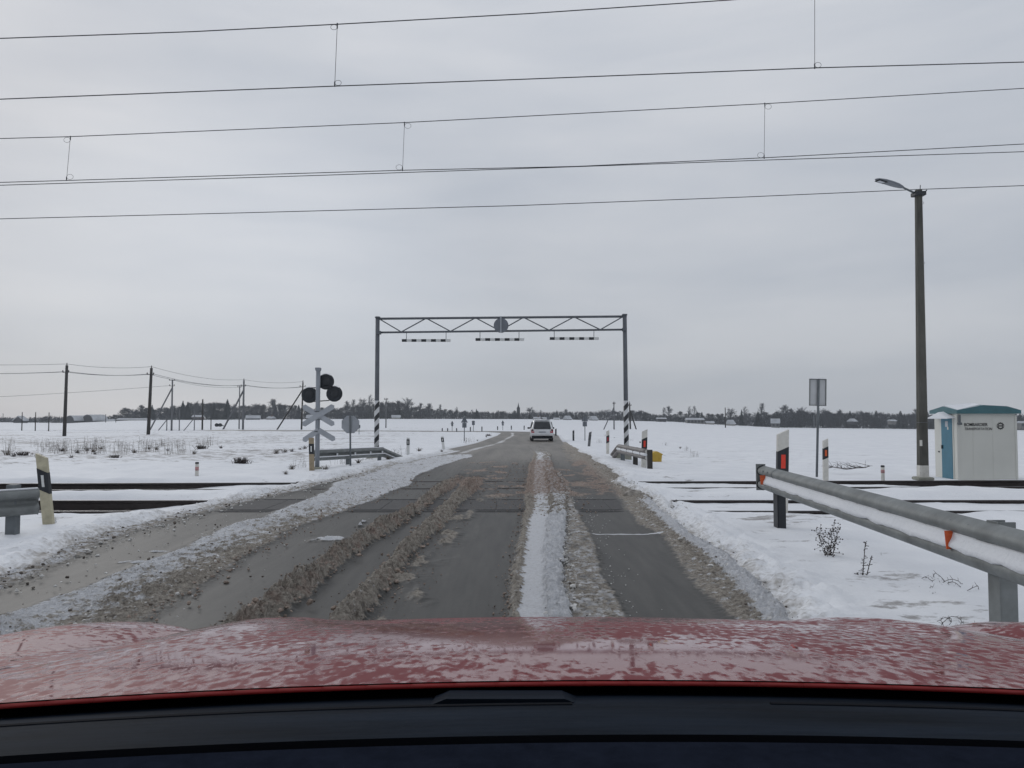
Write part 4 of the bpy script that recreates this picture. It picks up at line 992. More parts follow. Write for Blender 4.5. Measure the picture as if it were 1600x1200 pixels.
# ------------------------------------------------------------------ lamp post
def build_lamp():
    D = 18.3; xb = P(1441, 700, D).x; O = Vector((xb, D, -.02)); t = thing('lamp_post', 'tall tapered concrete lamp post with white painted foot and one lamp', 'lamp post', O)
    top = P(1435, 297, D)-O; k = D/1200; zc = P(1441, 727, D).z-O.z
    mb = MB(); n = 10
    fr = lambda z: Vector((top.x*z/top.z, 0, z))
    wf = lambda z: (14.2-(14.2-9.0)*z/top.z)*k
    def shaft(z0, z1, nm, m, g=0, seg=12):
        mb = MB(); rings = []
        for i in range(seg+1):
            z = z0+(z1-z0)*i/seg; c = fr(z); w = wf(z)/2+g; b = w*.35
            rings.append([c+Vector(p) for p in ((-w+b, -w, 0), (w-b, -w, 0), (w, -w+b, 0), (w, w-b, 0), (w-b, w, 0), (-w+b, w, 0), (-w, w-b, 0), (-w, -w+b, 0))])
        vs = [v for r in rings for v in r]; fs = [tuple(range(8))[::-1], tuple(range(seg*8, seg*8+8))]
        for q in range(seg):
            for i in range(8): fs.append((q*8+i, q*8+(i+1) % 8, q*8+8+(i+1) % 8, q*8+8+i))
        return mb.add(vs, fs).build(nm, m, t)
    shaft(zc, top.z, 'pole', 'concrete'); shaft(-.2, zc, 'painted_foot', 'whiteplastic', .004, 3)
    MB().box(fr(.02), (.36, .36, .08), bev=.02).build('footing', 'concretel', t)
    MB().tube(top+Vector((.04, 0, 0)), top+Vector((.05, 0, .12)), .01, n=6).build('pin', 'black', t)
    MB().tube(fr(top.z-.08)+Vector((-.10, -.02, 0)), P(1409, 292, D-.1)-O, .026, .022, n=10).build('arm', 'galvd', t, True)
    MB().box(fr(top.z-.10), (.26, .24, .10), bev=.01).build('clamp', 'black', t)
    MB().path([fr(top.z-.10)+Vector((.12, 0, 0)), fr(top.z-.05)+Vector((.20, 0, .05))], .014).build('side_bracket', 'black', t)
    # lamp head, tilted up to the left
    a = P(1411, 293.5, D-.10)-O; b = P(1368.5, 280, D-.30)-O; u = (b-a).normalized(); s = Vector((0, 1, 0)); s = (s-u*s.dot(u)).normalized(); up = u.cross(s); 
    if up.z < 0: up = -up
    Lh = (b-a).length
    mb = MB(); rings = []
    for f, w, h, dz in ((0, .045, .03, 0), (.06, .07, .045, 0), (.25, .12, .055, .004), (.5, .135, .055, .008), (.75, .13, .045, .008), (.92, .095, .032, .004), (1, .04, .015, 0)):
        c = a+u*Lh*f+up*dz; rings.append([c+s*(w*math.cos(q))+up*(h*(math.sin(q) if math.sin(q) > 0 else .45*math.sin(q))) for q in np.linspace(0, 2*PI, 13)[:-1]])
    m = 12; vs = [v for r in rings for v in r]; fs = [tuple(range(m))[::-1], tuple(range((len(rings)-1)*m, len(rings)*m))]
    for q in range(len(rings)-1):
        for i in range(m): fs.append((q*m+i, q*m+(i+1) % m, (q+1)*m+(i+1) % m, (q+1)*m+i))
    hd = mb.add(vs, fs).build('lamp_head', 'lampcase', t, True)
    R = Matrix((u, s, up)).transposed()
    MB().box(a+u*Lh*.80-up*.022, (Lh*.30, .17, .012), R, bev=.004).build('lens_frame', 'black', hd); MB().box(a+u*Lh*.81-up*.030, (Lh*.20, .12, .008), R, bev=.003).build('lens', 'lens', hd)
    for z, r in ((top.z*.955, .03), (top.z*.745, .025)):
        c = fr(z)+Vector((wf(z)/2+r*.8, 0, 0)); MB().path([c+Vector((r*math.cos(q), 0, r*math.sin(q))) for q in np.linspace(0, 2*PI, 9)], .004, 4).build('hook', 'galvd', t)
    z = P(1434, 692, D).z-O.z; MB().box(fr(z)+Vector((-wf(z)/2+.01, -wf(z)/2-.01, 0)), (.05, .03, .14), bev=.004).build('number_plate', 'whiteplastic', t)
    z = P(1434, 660, D).z-O.z; c = fr(z); w = wf(z)/2+.003
    MB().path([c+Vector(p) for p in ((-w, -w, 0), (w, -w, 0), (w, w, 0), (-w, w, 0), (-w, -w, 0))], .006, 4).build('strap', 'galvd', t)
build_lamp()

# ------------------------------------------------------------------ snow clods beside the road
def clod(px, py, r, label, m='dirtysnow'):
    O = G(px, py); mb = MB(); import bmesh
    bm = bmesh.new(); bmesh.ops.create_icosphere(bm, subdivisions=4, radius=1)
    for v in bm.verts:
        p = v.co; q = 1+.35*float(fbm(np.array([p.x*1.6+px]), np.array([p.y*1.6+p.z*1.3]), 4)[0])+.12*float(fbm(np.array([p.x*6+px]), np.array([p.y*6+p.z*5]), 2)[0])
        v.co = Vector((p.x*r*q, p.y*r*.8*q, p.z*r*.62*q+r*.28))
    me = bpy.data.meshes.new('snow_clod'); bm.to_mesh(me); bm.free(); me.materials.append(M[m]); me.shade_smooth()
    o = bpy.data.objects.new('snow_clod', me); C.objects.link(o); o.location = O; return tag(o, label, 'snow clod')
M['dirtysnow'] = mat('dirty_snow', (.30, .275, .245), .85, 0, .55, 9, .5, bscale=20)
clod(990, 779, .17, 'big dirty snow clod on the right verge between the tracks')
clod(1240, 974, .06, 'dark icy clod at the right verge just above the red bonnet', 'dirtysnow')
clod(476, 912, .045, 'loose pale clod at the left foot of the pale slush band')

def loose_clods(name, m, label, seed, specs):
    """thousands of crumbs lying along the ridges of slush"""
    r = np.random.RandomState(seed); PH = (1+5**.5)/2
    V0 = np.array([(-1, PH, 0), (1, PH, 0), (-1, -PH, 0), (1, -PH, 0), (0, -1, PH), (0, 1, PH), (0, -1, -PH), (0, 1, -PH), (PH, 0, -1), (PH, 0, 1), (-PH, 0, -1), (-PH, 0, 1)])/1.9
    F0 = np.array([(0, 11, 5), (0, 5, 1), (0, 1, 7), (0, 7, 10), (0, 10, 11), (1, 5, 9), (5, 11, 4), (11, 10, 2), (10, 7, 6), (7, 1, 8), (3, 9, 4), (3, 4, 2), (3, 2, 6), (3, 6, 8), (3, 8, 9), (4, 9, 5), (2, 4, 11), (6, 2, 10), (8, 6, 7), (9, 8, 1)])
    VV = []; FF = []; o = 0
    for fx, n, y0, y1, spread, smin, smax, zz in specs:
        for _ in range(int(n*1.7)):
            y = y0*(y1/y0)**r.rand(); x = fx(y)+r.normal(0, spread); q = .62*smin*(smax/smin)**(r.rand()**2.0)
            sc = np.array([r.uniform(.7, 1.3), r.uniform(.7, 1.3), r.uniform(.5, 1)])*q; v = V0*(1+r.normal(0, .16, (12, 1)))*sc; a = r.uniform(0, 6.28); c, s_ = math.cos(a), math.sin(a)
            v = np.stack([v[:, 0]*c-v[:, 1]*s_, v[:, 0]*s_+v[:, 1]*c, v[:, 2]], -1)+np.array([x, y, gz(min(3, max(-3, x)), y)*(y > 28)+.012+zz*r.rand()+q*.15]); VV.append(v); FF.append(F0+o); o += 12
    me = bpy.data.meshes.new(name); me.from_pydata(np.concatenate(VV).tolist(), [], np.concatenate(FF).tolist()); me.materials.append(M[m]); me.update()
    ob = bpy.data.objects.new(name, me); C.objects.link(ob); ob['kind'] = 'stuff'; tag(ob, label, 'slush')
M['brownclod'] = mat('brown_slush_crumbs', (.26, .205, .17), .85, 0, .45, 11, .3, bscale=60)
M['darkclod'] = mat('dark_wet_crumbs', (.10, .082, .068), .7, 0, .4, 11, .3, bscale=60)
M['paleclod'] = mat('pale_snow_crumbs', (.60, .59, .57), .8, 0, .2, 11, .3, bscale=60)
fm = lambda T, k: (lambda y: float(itp(T, k, y)))
fc = lambda T: (lambda y: float((itp(T, 1, y)+itp(T, 2, y))/2))
loose_clods('slush_crumbs', 'brownclod', 'brown crumbs of slush strewn along the two ridges', 3, [(fc(T_R2), 1100, 5, 18, .09, .008, .045, .07), (fc(T_R3), 900, 5, 18, .08, .008, .040, .07), (fm(T_R3, 2), 600, 5, 17, .13, .004, .016, .01), (fm(T_R2, 1), 350, 5, 17, .07, .005, .018, .01),
    (fm(T_BAND, 2), 500, 5, 20, .16, .008, .035, .03), (fm(T_MID, 1), 420, 5, 24, .06, .006, .022, .03), (lambda y: float(itp(T_MID, 1, y))+.3, 500, 11, 24, .35, .01, .035, .05), (lambda y: -.6+.02*y, 350, 12, 24, .7, .01, .03, .02)])
loose_clods('grit_crumbs', 'darkclod', 'dark wet crumbs scattered over the slush and asphalt', 4, [(fc(T_R2), 260, 5, 18, .10, .006, .030, .07), (fc(T_R3), 160, 5, 18, .14, .005, .022, .07), (fm(T_MID, 1), 220, 5, 26, .07, .005, .018, .04), (fm(T_MID, 2), 160, 5, 26, .10, .006, .022, .06),
    (fc(T_BAND), 260, 5, 20, .4, .006, .025, .05), (lambda y: float(itp(T_RIGHT, 1, y))+.15, 420, 5, 26, .16, .006, .032, .06), (fm(T_LEFT, 1), 250, 6, 20, .2, .008, .035, .05)])
loose_clods('snow_crumbs', 'paleclod', 'pale crumbs of snow beside the centre strip and verges', 5, [(fm(T_MID, 2), 520, 5, 20, .06, .008, .034, .06), (lambda y: float(itp(T_RIGHT, 1, y))+.22, 900, 5, 24, .15, .008, .055, .06), (fc(T_BAND), 380, 5, 20, .35, .008, .03, .05), (fm(T_LEFT, 1), 350, 6, 20, .22, .010, .04, .05), (lambda y: float(itp(T_MID, 2, y))+.3, 260, 5, 16, .16, .005, .014, .01)])

# ------------------------------------------------------------------ weeds
def weed_mesh(kind, seed):
    r = random.Random(seed); mb = MB()
    def blade(a, b, w0, w1): mb.tube(a, b, w0, w1, 3, cap=False)
    if kind == 'tuft':
        for i in range(60):
            a = r.uniform(0, 2*PI); l = r.uniform(.12, .42); le = r.uniform(.05, .9); p0 = Vector((r.gauss(0, .05), r.gauss(0, .05), -.02))
            p1 = p0+Vector((math.cos(a)*le*l*.5, math.sin(a)*le*l*.5, l*.6)); p2 = p1+Vector((math.cos(a)*le*l*.6, math.sin(a)*le*l*.6, l*.3*(1-le*.8)))
            blade(p0, p1, .006, .005); blade(p1, p2, .005, .002)
    elif kind == 'heap':
        for i in range(110):
            a = r.uniform(0, 2*PI); l = r.uniform(.08, .30); le = r.uniform(.3, 1.2); p0 = Vector((r.gauss(0, .11), r.gauss(0, .08), -.02))
            p1 = p0+Vector((math.cos(a)*le*l*.5, math.sin(a)*le*l*.5, l*.7)); blade(p0, p1, .010, .006)
            blade(p1, p1+Vector((r.gauss(0, .05), r.gauss(0, .05), -.03)), .006, .003)
    elif kind == 'stems':
        for i in range(16):
            x = r.gauss(0, .35); y = r.gauss(0, .25); l = r.uniform(.25, .75); t = Vector((r.gauss(0, .10), r.gauss(0, .1), 1)).normalized(); p0 = Vector((x, y, -.02)); p1 = p0+t*l
            blade(p0, p1, .006, .003)
            for k in range(3):
                q = p0+t*l*r.uniform(.5, 1); blade(q, q+Vector((r.gauss(0, .07), r.gauss(0, .07), r.uniform(0, .09))), .004, .002)
    elif kind == 'bushy':       # dry seed-bearing branched weed
        for i in range(9):
            a = r.uniform(0, 2*PI); t = Vector((math.cos(a)*.35, math.sin(a)*.35, 1)).normalized(); l = r.uniform(.3, .5); p0 = Vector((r.gauss(0, .012), r.gauss(0, .012), -.02)); p = p0
            for k in range(7):
                q = p+(t+Vector((r.gauss(0, .2), r.gauss(0, .2), 0))).normalized()*l/7; blade(p, q, .0032-.0003*k, .0029-.0003*k)
                for j in range(3):
                    e = q+Vector((r.gauss(0, .03), r.gauss(0, .03), r.gauss(.01, .02))); blade(q, e, .0018, .0012); mb.box(e, (.008, .008, .011))
                p = q
    elif kind == 'spike':
        for sx, l, tl in ((0, .36, .10), (.07, .25, .25), (-.05, .10, -.2)):
            p0 = Vector((sx*.3, 0, -.02)); t = Vector((tl+sx*.5, 0, 1)).normalized(); blade(p0, p0+t*l, .005, .003)
            for k in range(int(l*110)):
                q = p0+t*l*r.uniform(.12, 1); e = q+Vector((r.gauss(0, .016), r.gauss(0, .016), r.gauss(.004, .006))); blade(q, e, .0035, .003)
    elif kind == 'bent':
        for i in range(14):
            x = r.gauss(0, .07); p = Vector((x, r.gauss(0, .06), -.01)); t = Vector((r.gauss(0, .6), r.gauss(0, .3), .8)).normalized()
            for k in range(6):
                q = p+t*r.uniform(.02, .05); blade(p, q, .0026, .0020); blade(q, q+Vector((r.gauss(0, .02), r.gauss(0, .02), r.gauss(.012, .012))), .0018, .001); t = (t+Vector((r.gauss(.15, .35), r.gauss(0, .2), -.42))).normalized(); p = q
    elif kind == 'branch':
        p = Vector((-.65, 0, .06)); t = Vector((1, .1, .0))
        for k in range(9):
            q = p+t*.15+Vector((0, r.gauss(0, .03), r.gauss(0, .03))); q.z = max(q.z, .02); blade(p, q, .015, .014)
            for j in range(4):
                e = q+Vector((r.uniform(-.35, .1), r.gauss(0, .12), r.uniform(0, .16))); blade(q, e, .008, .004); blade(e, e+Vector((r.uniform(-.2, .05), r.gauss(0, .06), r.uniform(-.04, .08))), .005, .003)
            p = q
    return mb
WM = {}
def weed(kind, px, py, sc, label, group=None, dark=False, seed=0, name='dry_weed', D=None, cat='dry weed'):
    key = (kind, seed % 3, dark)
    if key not in WM:
        o = weed_mesh(kind, 100+seed % 3*7).build(name, 'weedd' if dark else 'weed', fixn=False); WM[key] = o.data; new = o
    else: new = bpy.data.objects.new(name, WM[key]); C.objects.link(new)
    g = G(px, py); new.location = g+Vector((0, 0, .05 if py < 760 else .02)); new.rotation_euler = (0, 0, seed*1.7); new.scale = (sc,)*3
    return tag(new, label, cat, group)
weed('bushy', 1296, 880, 1.0, 'branched brown seedy weed under the near guardrail', dark=True)
weed('spike', 1347, 912, 1.0, 'dark upright dock stalk left of the tall leaning twigs', dark=True, seed=0)
weed('bent', 1452, 938, .85, 'flattened twiggy weed beneath the orange reflector', dark=True, seed=0)
weed('bent', 1490, 925, 1.15, 'thin bent stalks beside the near guardrail post', dark=True, seed=1)
weed('bent', 1476, 990, .9, 'bent stalks poking up right above the red fender', dark=True, seed=2)
weed('spike', 1378, 882, .28, 'tiny dark leaf clump behind the dock stalk', dark=True, seed=1)
weed('heap', 1252, 824, .28, 'dark grass poking out beside the first guardrail post', dark=True, seed=1)
weed('heap', 1210, 812, .22, 'flattened dead grass left of the first guardrail post', seed=1)
weed('spike', 86, 826, .35, 'small dry sprig right of the yellowed delineator', dark=True, seed=1)
weed('branch', 1328, 737, 1.0, 'fallen bare branch lying on snow between sign and lamp post', dark=True, cat='branch', name='fallen_branch')
weed('heap', 377, 726, 1.05, 'compact dark brown grass heap left of the crossing signal', dark=True, seed=2)
weed('heap', 36, 716, 1.15, 'rounded brown grass heap at the far left, behind the delineator', dark=True, seed=0)
weed('heap', 180, 719, .8, 'pointed dark tuft standing alone in the left snow', dark=True, seed=0)
weed('tuft', 431, 712, .9, 'grass tuft with spread blades, left of the crossing boards', seed=0)
weed('heap', 314, 704, 1.3, 'wide brown grass patch at the end of the weed row', dark=True, seed=1)
gt = 'dry grass tufts in the snowy left field'
for i, (px, py) in enumerate([(20, 717), (58, 718), (97, 708), (111, 719), (121, 711), (146, 709), (149, 713), (210, 710), (233, 704), (245, 705), (262, 707), (303, 712), (345, 703), (445, 711), (456, 708), (468, 706), (476, 704), (12, 714), (136, 707), (158, 705)]):
    weed('tuft', px, py, random.uniform(.55, .95), 'small dry grass tuft '+('at the far left edge' if px < 60 else 'between the left edge and the taller dark pole' if px < 120 else 'right of the taller dark pole' if px < 225 else 'near the foot of the right dark pole' if px < 270 else 'before the medium bare pole' if px < 400 else 'left of the crossing signal guardrail'), gt, seed=i, dark=i % 2 == 0, cat='grass tuft', name='grass_tuft')
gs = 'thin dead stalks rising from the left field snow'
for i in range(30):
    px = random.uniform(2, 330); py = random.uniform(697, 715)
    weed('stems', px, py, random.uniform(.7, 1.1), ('thin dead stalks in the snow '+['before the farm barns', 'left of the taller dark pole', 'around the foot of the taller dark pole', 'toward the medium bare pole'][min(3, int(px/85))]), gs, seed=i, cat='dead stalks', name='dead_stalks')
gv = 'low stalks along the verges near the guardrails'
for i, (px, py) in enumerate([(455, 738), (470, 735), (509, 738), (530, 729), (560, 727), (575, 722), (607, 722), (622, 716), (655, 708), (730, 694), (760, 684), (765, 682), (746, 690), (938, 694), (1008, 698), (1040, 697), (1063, 702), (1073, 706), (1000, 693), (985, 690), (960, 686), (945, 683), (690, 708), (1085, 716), (447, 745), (735, 692)]):
    weed('stems' if i % 2 else 'tuft', px, py, random.uniform(.35, .62), 'low dry stalks along the verge near a guardrail', gv, seed=i, cat='dry stalks', name='dry_stalks')
weed('heap', 763, 682, .9, 'dark bush remnant on the snowbank at the bend', dark=True, seed=2)

# ------------------------------------------------------------------ power poles in the left field
def power_pole(px, pyt, pyb, label, m='wood', wpx=5, lean=0, arms=(), brace=None, D=None, group=None, cap=True):
    O = G(px, pyb); s = O.y/1200; H = (pyb-pyt)*s; r = wpx*s/2
    t = thing('utility_pole', label, 'utility pole', O, 0, group)
    top = Vector((lean*s, 0, H)); MB().tube((0, 0, -.3), top, r*1.1, r*.8, n=10).build('pole', m, t, True)
    for (f, w) in arms:
        z = H*f; c = Vector((lean*s*f, 0, z))
        a = MB().tube(c+Vector((-w*s/2, -r, 0)), c+Vector((w*s/2, -r, 0)), max(.03, .45*s/2*.6), n=6).build('crossarm', 'insul', t)
        for sg in (-1, 1): MB().lathe([(.02, 0), (.06, .02), (.05, .12), (.07, .16), (.03, .24)], c+Vector((sg*w*s/2, -r, -.02)), (0, 0, 1), 8).build('insulator', 'insul', a)
    if cap: MB().lathe([(.02, 0), (.06, .05), (.05, .15), (.03, .26)], top, (0, 0, 1), 8).build('top_insulator', 'insul', t)
    if brace:
        bx, by, f = brace; g = Vector(((bx-800)/1200*(O.y-.4), O.y-.4, O.z))
        MB().tube(g-O-Vector((0, 0, .2)), Vector((lean*s*f, 0, H*f)), r*.85, r*.8, n=8).build('brace', m, t, True)
    return t, O, top
pp = {}
pp['a'] = power_pole(100.5, 571, 682, 'dark wooden pole, left of the two tallest poles in the left field', wpx=5, lean=1.2, arms=((.90, 9),))
pp['b'] = power_pole(231.5, 575, 680, 'dark wooden pole, right of the two tallest poles in the left field', wpx=5, lean=3, arms=((.90, 10),))
pp['c'] = power_pole(268, 593, 672, 'pale pole with two short crossarms and a brace to its left', 'woodg', 2.8, 0, ((.98, 8), (.87, 7)), (234, 673, .84), cap=False)
pp['d'] = power_pole(379.5, 594, 671.5, 'pale pole with leaning brace left of the crossing signal', 'woodg', 3.2, .5, ((.88, 7),), (348, 671, .8))
power_pole(373.5, 603, 671, 'thin pole with a transformer just beside a pale braced pole', 'woodg', 2, 0, ((.97, 5),), cap=False)
pp['e'] = power_pole(471, 597, 671.5, 'dark braced pole right behind the crossing signal', 'wood', 2.6, 1.5, ((.90, 8),), (432, 673, .84))
ge = 'thin fence-like poles standing in the left field'
for px, a, b, m in ((34, 644, 673, 'wood'), (55, 644, 673, 'wood'), (76, 644.5, 673, 'wood')):
    power_pole(px, a, b, 'thin short pole, one of three evenly spaced at far left', m, 1.5, 0, (), group='three thin short poles at far left', cap=False)
power_pole(280, 639, 672, 'thin pale pole just right of the pole with two crossarms', 'woodg', 1.6, 0, (), cap=False)
power_pole(316, 624, 672, 'medium bare pole in front of the conifers', 'wood', 2.6, 0, (), cap=False)
power_pole(303.5, 640, 672, 'thin stake with a brace left of the medium bare pole', 'woodg', 1.5, 0, (), (287, 672, .6), cap=False)
power_pole(260.5, 652, 672, 'short stake with a brace left of the pole with two crossarms', 'woodg', 1.6, 0, (), (247, 672, .8), cap=False)
power_pole(329.5, 655, 672, 'short stake with a dark box right of the medium bare pole', 'wood', 1.6, 0, (), cap=False)
pp['f'] = power_pole(603, 622, 669, 'thin pole behind the left gantry leg', 'woodg', 1.8, 0, ((.95, 5),), cap=False)
power_pole(959.5, 630, 671.5, 'thin braced pole just left of the right gantry leg', 'woodg', 2.0, 0, ((.97, 3),), (942, 671, .85))
power_pole(985, 630, 671, 'thin braced pole just right of the right gantry leg', 'wood', 2.4, -1, ((.9, 4),), (994.5, 671, .75))
power_pole(1133.5, 637, 668.5, 'single thin pole by the scattered houses right of centre', 'wood', 1.6, 0, (), cap=False)
power_pole(1272, 649, 669, 'faint pole in front of the wood behind the tall rectangular sign', 'woodg', 1.2, 0, (), cap=False)
for px, a, b in ((4.5, 646, 660), (96, 650, 660), (165, 647, 660), (181, 648, 660)):
    power_pole(px, a, b, 'tiny pole among the farm buildings at far left', 'wood', 1.0, 0, (), group='tiny poles by the farm buildings', cap=False)
def span(a, b, sag=.6, r=.014, n=10): return [a.lerp(b, k/n)-Vector((0, 0, sag*4*(k/n)*(1-k/n))) for k in range(n+1)]
def pole_pt(k, dx, f):
    t, O, top = pp[k]; s = O.y/1200; return O+Vector((top.x*f+dx*s, 0, top.z*f))
def power_lines():
    t = thing('power_line', 'power line wires strung between the poles across the left field', 'power line', (0, 70, 0)); o = Vector((0, 70, 0))
    Lf = Vector((-75, 70, 0))
    for dx, f, r in ((0, 1.02, .016), (-4.5, .91, .02), (4.5, .91, .02)):
        A = pole_pt('a', dx, f); B = pole_pt('b', dx, f); Dd = pole_pt('d', dx*.6, f-.01); E = pole_pt('e', dx*.6, f-.01); L0 = P(-250, 560 if f > 1 else 577, 70)
        pts = span(L0, A, .3)+span(A, B, .25)[1:]+span(B, Dd, .5)[1:]+span(Dd, E, .3)[1:]
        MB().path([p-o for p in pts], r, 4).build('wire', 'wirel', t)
    t2 = thing('power_line', 'fainter lower power line sloping up to the pole with two crossarms', 'power line', (0, 100, 0)); o = Vector((0, 100, 0))
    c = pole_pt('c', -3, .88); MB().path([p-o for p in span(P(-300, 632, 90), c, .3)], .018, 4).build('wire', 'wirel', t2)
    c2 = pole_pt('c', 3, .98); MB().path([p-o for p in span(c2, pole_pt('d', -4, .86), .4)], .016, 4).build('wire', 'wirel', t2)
power_lines()

# ------------------------------------------------------------------ white car ahead
def build_car():
    O = G(847.3, 690.2); k = O.y/1200; hw = 17.8*k; 
    t = thing('white_car', 'white estate car driving away down the slushy road', 'car', O, 0)
    H = (690.2-656)*k
    # sections from the rear (y=0) to the front (y=L)
    secs = [(0.00, .93, .30, .86, .60, .52*H, .80), (.10, .97, .22, .98, .60, .60*H, .84), (.38, 1.0, .20, .995, .70*1, .97*H, .72), (.9, 1.0, .20, 1.0, .7, 1.0*H, .78),
            (2.0, 1.0, .20, 1.0, .7, 1.0*H, .78), (2.7, 1.0, .20, 1.0, .7, .95*H, .76), (3.35, 1.0, .20, .98, .62, .64*H, .82), (3.9, .96, .22, .93, .5, .56*H, .78), (4.25, .86, .30, .80, .42, .42*H, .64)]
    rings = []
    for (y, wb, zb, wm, zm, zt, wt) in secs:
        zbelt = .585*H if zt > .62*H else zt*.88
        pts = [(wb*.86, zb), (wb*.97, zb+.08), (wb, zb+.25), (wm, zbelt*.85), (wm*.965, zbelt), (wt+.02, zt*.93 if zt > .62*H else zt*.97), (wt*.93, zt-.015), (wt*.5, zt)]
        ring = [Vector((x*hw, y, z)) for x, z in pts]+[Vector((-x*hw, y, z)) for x, z in reversed(pts)]
        rings.append(ring)
    m = len(rings[0]); vs = [v for r in rings for v in r]; fs = [tuple(range(m))[::-1], tuple(range((len(rings)-1)*m, len(rings)*m))]
    for q in range(len(rings)-1):
        for i in range(m): fs.append((q*m+i, q*m+(i+1) % m, (q+1)*m+(i+1) % m, (q+1)*m+i))
    b = MB().add(vs, fs).build('body', 'carwhite', t, True)
    # tailgate glass: a raked pane
    def quad(pts, th, name, m, par): 
        n = len(pts); c = sum(pts, Vector())/n; nn = (pts[1]-pts[0]).cross(pts[2]-pts[1]).normalized()*th
        vs = [p for p in pts]+[p+nn for p in pts]
        return MB().add(vs, [tuple(range(n)), tuple(range(n, 2*n))[::-1]]+[(i, n+i, n+(i+1) % n, (i+1) % n) for i in range(n)]).build(name, m, par)
    zb, zt = .575*H, .90*H
    def ry(z): return np.interp(z, [.52*H, .60*H, .98*H], [0, .10, .38])-.035
    g = quad([Vector((-.73*hw, ry(zb), zb)), Vector((.73*hw, ry(zb), zb)), Vector((.76*hw, ry(zb+.05), zb+.06)), Vector((.65*hw, ry(zt), zt)), Vector((-.65*hw, ry(zt), zt)), Vector((-.76*hw, ry(zb+.05), zb+.06))], .01, 'rear_window', 'carglass', t)
    for sg in (-1, 1):
        tl = quad([Vector((sg*.70*hw, -.02, .40*H)), Vector((sg*.955*hw, .03, .40*H)), Vector((sg*.965*hw, .07, .56*H)), Vector((sg*.80*hw, .045, .565*H)), Vector((sg*.72*hw, .01, .50*H))], .015*sg, 'tail_lamp', 'tail', t)
        quad([Vector((sg*.76*hw, -.03, .50*H)), Vector((sg*.94*hw, .02, .50*H)), Vector((sg*.94*hw, .03, .555*H)), Vector((sg*.80*hw, .02, .555*H))], .012*sg, 'lamp_top', 'blacktrim', tl)
        mr = MB().box((sg*(hw+.10), 2.75, .60*H), (.20, .12, .13), bev=.03).build('wing_mirror', 'blacktrim', t)
        for y in (.75, 3.45):
            w = MB().lathe([(.10, 0), (.30, 0), (.33, .03), (.33, .18), (.30, .21), (.10, .21)], (sg*(hw*.985), y, .33), (-sg, 0, 0), 24).build('wheel', 'tyre', t, True)
            MB().lathe([(.03, -.01), (.19, -.005), (.20, .03), (.03, .04)], (sg*(hw*.985), y, .33), (-sg, 0, 0), 16).build('rim', 'rim', w)
        for y0, y1 in ((.62, 1.55), (1.65, 2.65)):
            quad([Vector((sg*.975*hw, y0, .60*H)), Vector((sg*.975*hw, y1, .60*H)), Vector((sg*.83*hw, y1-(.25 if y1 > 2 else 0), .90*H)), Vector((sg*.83*hw, y0+.05, .90*H))], .03*sg, 'side_window', 'carglass', t)
    MB().box((0, -.03, .33*H), (1.86*hw, .16, .13*H), bev=.03).build('bumper', 'carwhite', t)
    MB().box((0, -.02, .205*H), (1.82*hw, .14, .13*H), bev=.02).build('lower_bumper', 'blacktrim', t)
    MB().box((0, -.045, .155*H), (1.3*hw, .1, .03*H), bev=.01).build('diffuser_edge', 'galvd', t)
    MB().box((0, -.035, .435*H), (.52, .02, .115), bev=.004).build('number_plate', 'signback', t)
    MB().box((0, .34, .985*H-.02), (1.25*hw, .16, .04), bev=.012).build('spoiler', 'carwhite', t)
    MB().path([Vector((0, ry(zb)-.015, zb+.02)), Vector((.22, ry(zb+.2)-.02, zb+.2))], .012, 5).build('rear_wiper', 'blacktrim', g)
    MB().box((0, .36, .90*H), (.3, .02, .03), bev=.004).build('brake_light', 'tail', g)
    for sg in (-1, 1): MB().path([Vector((sg*.74*hw, .6, 1.0*H+.02)), Vector((sg*.74*hw, 2.6, .99*H+.02))], .015, 5).build('roof_rail', 'galvd', t)
build_car()

M['rededge'] = mat('clean_red_paint', (.26, .015, .014), .6, 0, .1, 5, 0)
M['wetcrumb'] = mat('wet_snow_crumb', (.10, .11, .125), .5, 0, .2, 60, .1)
